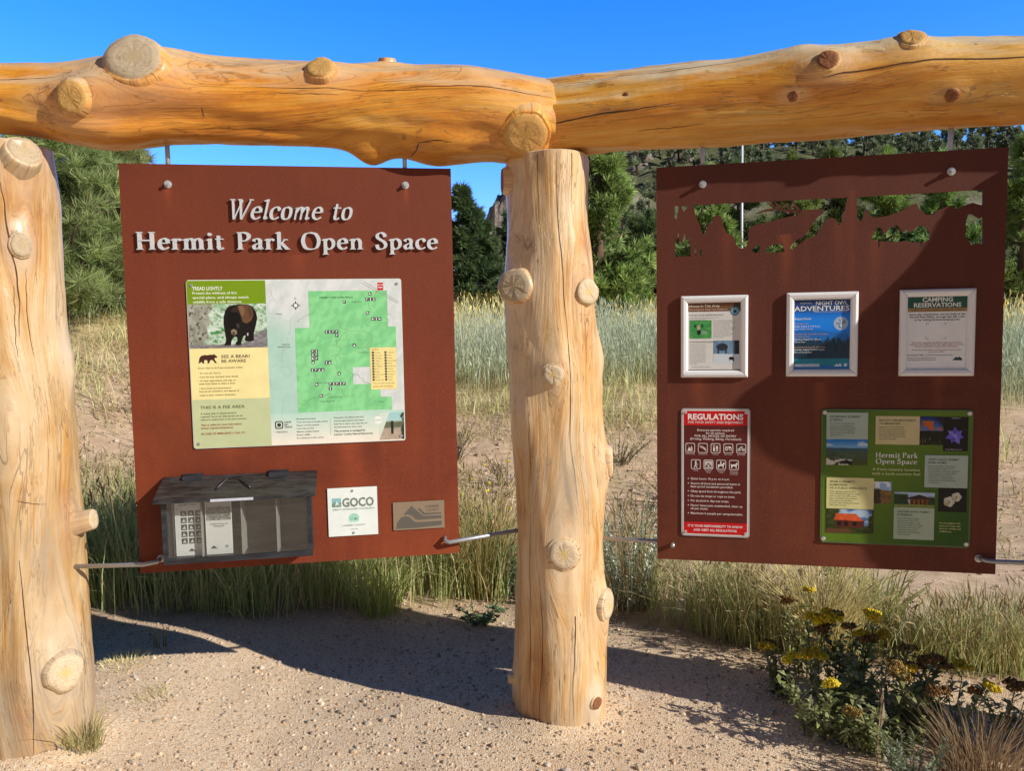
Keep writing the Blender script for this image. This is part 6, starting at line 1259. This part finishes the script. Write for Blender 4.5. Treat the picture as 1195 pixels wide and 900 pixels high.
o = plant_at('seed_stalk', 'single pale dry seed stalk between the flowers and sage sprig', 'seed stalk', 1.28, 2.70); me = blades_mesh('blades', np.array([0., .01]), np.array([0., .01]), np.array([.27, .2]), .005, 0.5, .08, (.55, .42, .25), (.6, .48, .3), M_GRASS, (1.1, .08, .008, (.62, .5, .34)), np.array([-.01, -.01])); obj('stalk', me, o)
o = plant_at('sagebrush', 'bushy silver green sagebrush right of the middle post', 'shrub', .66, 4.36); V, Q, T, C, tips = leafy(60, .60, .30, .032, .011, 70, [(.66, .72, .56), (.76, .82, .68), (.52, .60, .44)], (.26, .23, .15), .8, .1, .12); obj('foliage', np_mesh('foliage', V, Q, T, C, [M_LEAF]), o)
o = plant_at('leafy_weed', 'low round leafed weed on the bare soil left of the middle post', 'weed', -.19, 4.14); V, Q, T, C, tips = leafy(16, .11, .16, .045, .024, 12, [(.16, .24, .12), (.22, .30, .16)], (.16, .18, .08), .5, .2, .04); obj('foliage', np_mesh('foliage', V, Q, T, C, [M_LEAF]), o)
for lab, x, y, h in (('tall green weed with narrow leaves under the right panel corner', 1.78, 4.35, .50), ('leafy weed stalk with pale leaves against the middle post', -.03, 4.55, .42)):
    o = plant_at('tall_weed', lab, 'weed', x, y); V, Q, T, C, tips = leafy(8, h, .07, .085, .013, 26, [(.17, .26, .10), (.24, .32, .15)], (.2, .24, .1), .6, .3, .03); obj('foliage', np_mesh('foliage', V, Q, T, C, [M_LEAF]), o)
WEEDS = [(-.42, 6.0, .26, 1), (-.20, 5.6, .30, 1), (-.75, 5.9, .3, 1), (.9, 5.6, .3, 0), (1.25, 6.2, .28, 0), (-.05, 6.6, .25, 1), (-.55, 7.2, .3, 0), (.62, 6.4, .22, 0), (.95, 7.0, .25, 0), (-2.9, 6.6, .36, 1), (-3.3, 7.4, .36, 0), (-2.7, 6.0, .3, 0), (-3.0, 8.2, .4, 0), (-2.55, 5.5, .3, 0), (3.5, 6.1, .2, 0), (3.9, 7.2, .25, 0), (4.4, 7.6, .28, 0)]
for i, (x, y, h, fl) in enumerate(WEEDS):
    o = plant_at('bank_weed', 'low grey brown weed with yellow flower specks on the bank' if fl else 'low dry olive weed on the bare bank', 'weed', x, y, 'weeds on the bank with yellow specks' if fl else 'dry weeds on the bank')
    V, Q, T, C, tips = leafy(20, h, .28, .035, .009, 26, [(.20, .18, .09), (.30, .25, .13), (.15, .17, .07)], (.2, .15, .08), .6, .2, .08); obj('foliage', np_mesh('foliage', V, Q, T, C, [M_LEAF]), o)
    if fl:
        for tp in tips[:4]:
            P, T2, C2 = flower_cluster(.018, 24, YEL, .6, .007); obj('flower_head', np_mesh('flower_head', P, None, T2, C2, [M_PETAL]), o, tuple(tp))

# ---- loose stones on the gravel
def ico():
    bm = bmesh.new(); bmesh.ops.create_icosphere(bm, subdivisions=1, radius=1); v = np.array([q.co[:] for q in bm.verts]); f = np.array([[q.index for q in p.verts] for p in bm.faces]); bm.free(); return v, f
IV, IF = ico()
def stones(name, x, y, r, cols, sink=.3):
    n = len(x); z = Zg(x, y); sc = r[:, None] * rng.uniform(.65, 1.25, (n, 3)) * [1, 1, .72]; a = rng.uniform(0, 6.28, n)
    P = IV[None] * (1 + .25 * (rng.random((n, len(IV), 1)) - .5)) * sc[:, None]; ca, sa = np.cos(a)[:, None], np.sin(a)[:, None]
    P = np.stack([P[..., 0] * ca - P[..., 1] * sa + x[:, None], P[..., 0] * sa + P[..., 1] * ca + y[:, None], P[..., 2] + z[:, None] + (r * (1 - 2 * sink) * .5)[:, None]], -1)
    F = (IF[None] + np.arange(n)[:, None, None] * len(IV)).reshape(-1, 3); return np_mesh(name, P.reshape(-1, 3), None, F, np.repeat(pal(n, cols, .3), len(IV), 0), [M_STONE])
m_, nt_, b_ = mat('granite_grit'); a_ = N(nt_, 'ShaderNodeVertexColor', _layer_name='Col'); nt_.links.new(mixc(nt_, .35, a_.outputs['Color'], mixc(nt_, noise(nt_, N(nt_, 'ShaderNodeTexCoord').outputs['Object'], 220, 3), (.3, .22, .15), (.85, .72, .56))), b_.inputs['Base Color']); b_.inputs['Roughness'].default_value = .9; M_STONE = m_
STN = [(.60, .42, .27), (.68, .50, .33), (.72, .56, .40), (.48, .33, .22), (.56, .46, .38), (.74, .64, .52), (.34, .24, .17)]
x = rng.uniform(-3.2, 3.2, 60000); y = 2.2 + 2.6 * rng.random(60000) ** 1.2; k = (path_edge(x) + .25 * rng.random(60000) - .05 > y) & (np.abs(x) < y * .75); x, y = x[k][:26000], y[k][:26000]
tag(obj('gravel', stones('gravel', x, y, np.clip(rng.lognormal(math.log(.0031), .55, len(x)), .0013, .014), STN + [(.2, .16, .12), (.5, .44, .4)])), kind='stuff')
x = rng.uniform(-4.5, 5, 5200); y = rng.uniform(4.3, 9, 5200); k = np.abs(x) < y * .7; x, y = x[k], y[k]
tag(obj('bank_stones', stones('bank_stones', x, y, np.clip(rng.lognormal(math.log(.008), .55, len(x)), .003, .035), STN)), kind='stuff')
# dry litter along the gravel edge
n = 5000; x = rng.uniform(-2.6, 2.6, n); y = path_edge(x) + rng.normal(.12, .16, n); a = rng.uniform(0, 6.28, n)
tag(obj('litter', blades_mesh('litter', x, y, rng.uniform(.01, .03, n), .005, a, rng.uniform(1.0, 2.4, n), pal(n, [(.24, .15, .09), (.36, .25, .15), (.5, .4, .26)]), pal(n, [(.3, .2, .12), (.5, .4, .25)]), M_GRASS)), kind='stuff')

# ------------------------------------------------------------------ trees
def conifer(h, r, clumps, nn, nl, nw, cols, seed, low=.06, shape='pine', flat_=.0, twig=True, dark=.45):
    r_ = np.random.default_rng(seed)
    t = r_.random(clumps) ** (1.25 if shape in ('spruce', 'cone') else .95); z = h * (low + (1 - low) * t)
    prof = (1 - t) ** .85 * .96 + .04 if shape in ('spruce', 'cone') else np.where(t < .35, (1.0 if shape == 'bush' else .72 + .8 * t), 1.0) * (1 - np.clip((t - .25) / .75, 0, 1) ** 1.5) + .05
    nb = max(8, int(clumps / (9 if shape == 'bush' else 16))); bt = np.sort(r_.random(nb)); ba = r_.uniform(0, 6.28, nb); bl = r_.uniform(.65, 1.12, nb)
    bi = np.clip(np.searchsorted(bt, t + r_.normal(0, .012, clumps)), 0, nb - 1)
    t2 = bt[bi]; prof = np.interp(t2, np.sort(t), prof[np.argsort(t)])
    f = r_.random(clumps) ** .55; az = ba[bi] + r_.normal(0, .20, clumps) * (1.1 - .5 * f)
    rad = r * prof * bl[bi] * f; rise = (.28 if shape in ('pine', 'cone') else .05 if shape == 'bush' else -.12) * rad + (.14 * rad * f if shape == 'spruce' else .10 * rad * f)
    c = np.stack([rad * np.cos(az), rad * np.sin(az), h * (low + (1 - low) * t2) + rise + r_.normal(0, .02 * h, clumps) * .8], -1)
    od = np.stack([np.cos(az), np.sin(az), np.full(clumps, .1 if shape == 'spruce' else .55)], -1); od /= np.linalg.norm(od, axis=1)[:, None]
    d = r_.normal(0, 1, (clumps, nn, 3)); d /= np.linalg.norm(d, axis=2)[..., None]; d = d * (.75 if shape == 'pine' else .8) + od[:, None] * .85; d[..., 2] *= (1 - flat_); d /= np.linalg.norm(d, axis=2)[..., None]
    L_ = nl * r_.uniform(.6, 1.15, (clumps, nn, 1)); p0 = c[:, None] + d * L_ * .06; sd_ = np.cross(d, r_.normal(0, 1, (clumps, nn, 3))); sd_ /= np.linalg.norm(sd_, axis=2)[..., None] + 1e-9
    P = np.stack([p0 - sd_ * nw / 2, p0 + sd_ * nw / 2, p0 + d * L_], 2); T = np.arange(clumps * nn * 3).reshape(-1, 3)
    base = np.array(cols)[r_.integers(0, len(cols), clumps)] * r_.uniform(.65, 1.25, (clumps, 1)) * (dark + (1 - dark) * f)[:, None]  # clumps nearer the trunk darkened in colour as shade inside the crown
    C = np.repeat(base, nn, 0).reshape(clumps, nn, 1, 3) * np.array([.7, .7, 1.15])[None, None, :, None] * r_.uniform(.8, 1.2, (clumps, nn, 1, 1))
    # limbs
    limbs = [(h * (low + (1 - low) * bt[k]), ba[k], r * np.interp(bt[k], np.sort(t), prof[np.argsort(t)]) * bl[k]) for k in range(0, nb, 2)]
    return P.reshape(-1, 3), T, C.reshape(-1, 3), limbs
def trunk_mesh(h, r, limbs, rise):
    bm = bmesh.new(); tube(bm, [(0, 0, -.3), (0, 0, h * .3), (.01 * h, 0, h * .65), (0, 0, h * .98)], [r * 1.25, r, r * .62, r * .08], 9)
    for z, a, L_ in limbs[:70]: tube(bm, [(0, 0, z), (L_ * .5 * math.cos(a), L_ * .5 * math.sin(a), z + rise * L_ * .5), (L_ * .92 * math.cos(a), L_ * .92 * math.sin(a), z + rise * L_)], [r * .28, r * .16, r * .05], 5)
    return bm_mesh('trunk', bm, [M_BARK], True)
NEED_POND = [(.38, .47, .18), (.46, .55, .23), (.54, .61, .27), (.29, .38, .14)]; NEED_SPR = [(.12, .19, .09), (.16, .24, .105), (.21, .29, .125)]; NEED_PINE = [(.34, .48, .15), (.42, .56, .19), (.48, .61, .23), (.27, .40, .12)]; NEED_DK = [(.22, .32, .13), (.28, .39, .16), (.34, .45, .19)]
def tree(name, label, cat, x, y, z, args, group, trunk_r=.12, rise=.3):
    o = empty(name, (x, y, z), random.uniform(0, 6.28), label, cat, group); P, T, C, limbs = conifer(**args)
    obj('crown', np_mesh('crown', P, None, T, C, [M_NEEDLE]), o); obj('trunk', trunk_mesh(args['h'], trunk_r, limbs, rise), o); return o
def zt(x, y, d=.05): return float(Zg(x, y)) - d
tree('pine_tree', 'bushy long needled pine close behind the left post', 'pine tree', -6.15, 10.8, zt(-6.15, 10.8), dict(h=2.75, r=1.7, clumps=2600, nn=42, nl=.24, nw=.010, cols=NEED_POND, seed=1, low=.04, shape='bush', dark=.25), 'long needled pines at the left', .13)
tree('pine_tree', 'slimmer pine between the bushy pine and the welcome panel', 'pine tree', -7.9, 16.0, zt(-7.9, 16), dict(h=3.2, r=1.7, shape='bush', clumps=2400, nn=30, nl=.26, nw=.014, cols=NEED_POND, seed=2, low=.0), 'long needled pines at the left', .12)
tree('spruce_tree', 'dark pointed spruce in the gap left of the middle post', 'spruce', -1.75, 30.0, zt(-1.75, 30), dict(h=4.55, r=2.25, clumps=2600, nn=18, nl=.32, nw=.06, cols=NEED_SPR, seed=3, low=.0, shape='spruce', flat_=.3), None, .14, -.05)
tree('spruce_tree', 'small spruce half hidden behind the middle post', 'spruce', .15, 34.0, zt(.15, 34), dict(h=4.0, r=1.9, clumps=1500, nn=16, nl=.34, nw=.06, cols=NEED_SPR, seed=4, low=.0, shape='spruce', flat_=.3), None, .14, -.05)
BACK = [(2.35, 21.0, 5.3, 1.6, 'tall light green pine just right of the middle post', NEED_PINE), (4.25, 27.0, 2.9, 1.5, 'rounded pine left of the cut-out panel', NEED_DK), (4.1, 31.0, 2.6, 1.4, 'low dark pine behind the rounded pine', NEED_DK),
        (6.0, 24.0, 4.3, 1.7, 'pine seen through the left end of the cut-out', NEED_PINE), (7.3, 25.5, 4.6, 1.8, 'pine seen behind the cut-out elk body', NEED_DK), (8.7, 24.5, 4.6, 1.8, 'pine seen behind the antlers of the cut-out elk', NEED_PINE), (10.1, 25.0, 4.9, 1.9, 'pale green pine seen right of the cut-out spire', NEED_PINE),
        (11.3, 24.2, 4.8, 1.8, 'pine seen above the row of small cut-out trees', NEED_PINE), (12.9, 26.5, 5.0, 1.9, 'dark pine seen through the right end of the cut-out', NEED_DK), (14.1, 26.0, 5.0, 1.7, 'pine seen in the narrow right cut-out', NEED_PINE),
        (14.6, 22.6, 4.9, 1.5, 'bright pine at the right edge beside the cut-out panel', NEED_PINE), (16.6, 25.0, 5.2, 1.8, 'dark pine at the right edge behind the bright pine', NEED_DK), (5.3, 30.5, 3.4, 1.5, 'small pine under the left end of the cut-out', NEED_DK)]
for i, (x, y, h, r, lab, cols) in enumerate(BACK):
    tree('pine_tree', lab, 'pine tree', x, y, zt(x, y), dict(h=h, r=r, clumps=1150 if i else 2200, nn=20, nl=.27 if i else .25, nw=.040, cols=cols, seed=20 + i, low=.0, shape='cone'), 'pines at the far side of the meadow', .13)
for i, (x, y, h) in enumerate(((-2.6, 26.5, .9), (-1.0, 27, .7), (-9.6, 17.5, 1.2))):
    o = empty('shrub', (x, y, zt(x, y)), 0, ('yellow green shrub at the left foot of the dark spruce', 'yellow green shrub at the right foot of the dark spruce', 'yellow green shrub behind the left pines')[i], 'shrub'); V, Q, T, C, tips = leafy(60, h, .7, .12, .05, 34, [(.26, .26, .07), (.32, .30, .09)], (.2, .18, .08), .7, .1, .3); obj('foliage', np_mesh('foliage', V, Q, T, C, [M_LEAF]), o)
# forest on the hillside: one mesh of each kind, copied tree by tree
protos = []
for k in range(6):
    P, T, C, limbs = conifer(h=7.0, r=(2.1, 1.7, 2.3, 1.5, 1.9, 2.0)[k], clumps=230, nn=8, nl=.7, nw=.24, cols=[(.27, .33, .22), (.32, .38, .24)] if k % 2 else [(.34, .40, .25), (.40, .46, .28), (.29, .35, .22)], seed=60 + k, low=.06, shape='spruce' if k == 3 else 'pine', dark=.75)
    tv = np.array([(math.cos(a) * .2, math.sin(a) * .2, z_) for z_ in (-1.5, 4) for a in np.linspace(0, 6.28, 6)[:5]]); tq = np.array([[i, (i + 1) % 5, 5 + (i + 1) % 5, 5 + i] for i in range(5)])
    protos.append(np_mesh('hill_pine', np.concatenate([P, tv]), tq + len(P), T, np.concatenate([C, np.broadcast_to((.12, .08, .05), (10, 3))]), [M_NEEDLE]))
first = None; cnt = 0; tries = 0; placed = []
while cnt < 285 and tries < 9000:
    tries += 1; u_ = random.uniform(.095, .72); y = random.uniform(92, 226) if tries % 3 else random.uniform(196, 224); x = u_ * y; z = float(Hill(x, y)); el_ = (z + 5 - 1.6) / y
    if el_ < (.185 if tries % 4 else .125) or any((x - a) ** 2 + (y - b) ** 2 < 7 for a, b in placed): continue
    if fbm(x / 13, y / 13, 131, 3) < .36 and y < 190: continue
    placed.append((x, y)); o = bpy.data.objects.new('hill_pine', protos[cnt % 6]); COL.objects.link(o); s = random.uniform(.75, 1.3)
    o.location = (x, y, z - .4); o.rotation_euler = (0, 0, random.uniform(0, 6.28)); o.scale = (s, s, s * random.uniform(.9, 1.2)); tag(o, 'small dark pine standing on the rocky hillside', 'pine tree', 'pines on the hillside'); cnt += 1
# rocks on the hillside
for i in range(26):
    u_ = random.uniform(.10, .42); y = random.uniform(120, 200); x = u_ * y; z = float(Hill(x, y)); r = random.uniform(1.0, 2.6)
    bm = bmesh.new(); bmesh.ops.create_icosphere(bm, subdivisions=3, radius=r)
    for v in bm.verts:
        q = v.co.normalized(); k = .75 + .6 * float(fbm(np.array(q.x * 1.9 + i * 7 + q.z), np.array(q.y * 1.9 + q.z * 1.3), 5 + i, 3)); v.co = Vector((q.x * r * k * 1.2, q.y * r * k, q.z * r * k * .75))
    o = obj('boulder', bm_mesh('boulder', bm, [bpy.data.materials['crag_rock']]), None, (x, y, z)); tag(o, 'pale granite boulder between the pines on the hillside', 'boulder', 'boulders on the hillside')
# white pole beyond the cut-out panel
po = empty('metal_pole', (7.05, 24.2, zt(7.05, 24.2)), 0, 'thin white metal pole rising behind the cut-out panel', 'pole'); bm = bmesh.new(); tube(bm, [(0, 0, -.3), (0, 0, 5.0)], [.045, .035], 12); obj('shaft', bm_mesh('shaft', bm, [flat('white_pole_paint', (.75, .78, .82), .4)], True), po)
bm = bmesh.new(); tube(bm, [(0, 0, 5.0), (0, 0, 5.06)], [.05, .03], 12); obj('cap', bm_mesh('cap', bm, [M_STEEL], True), po)
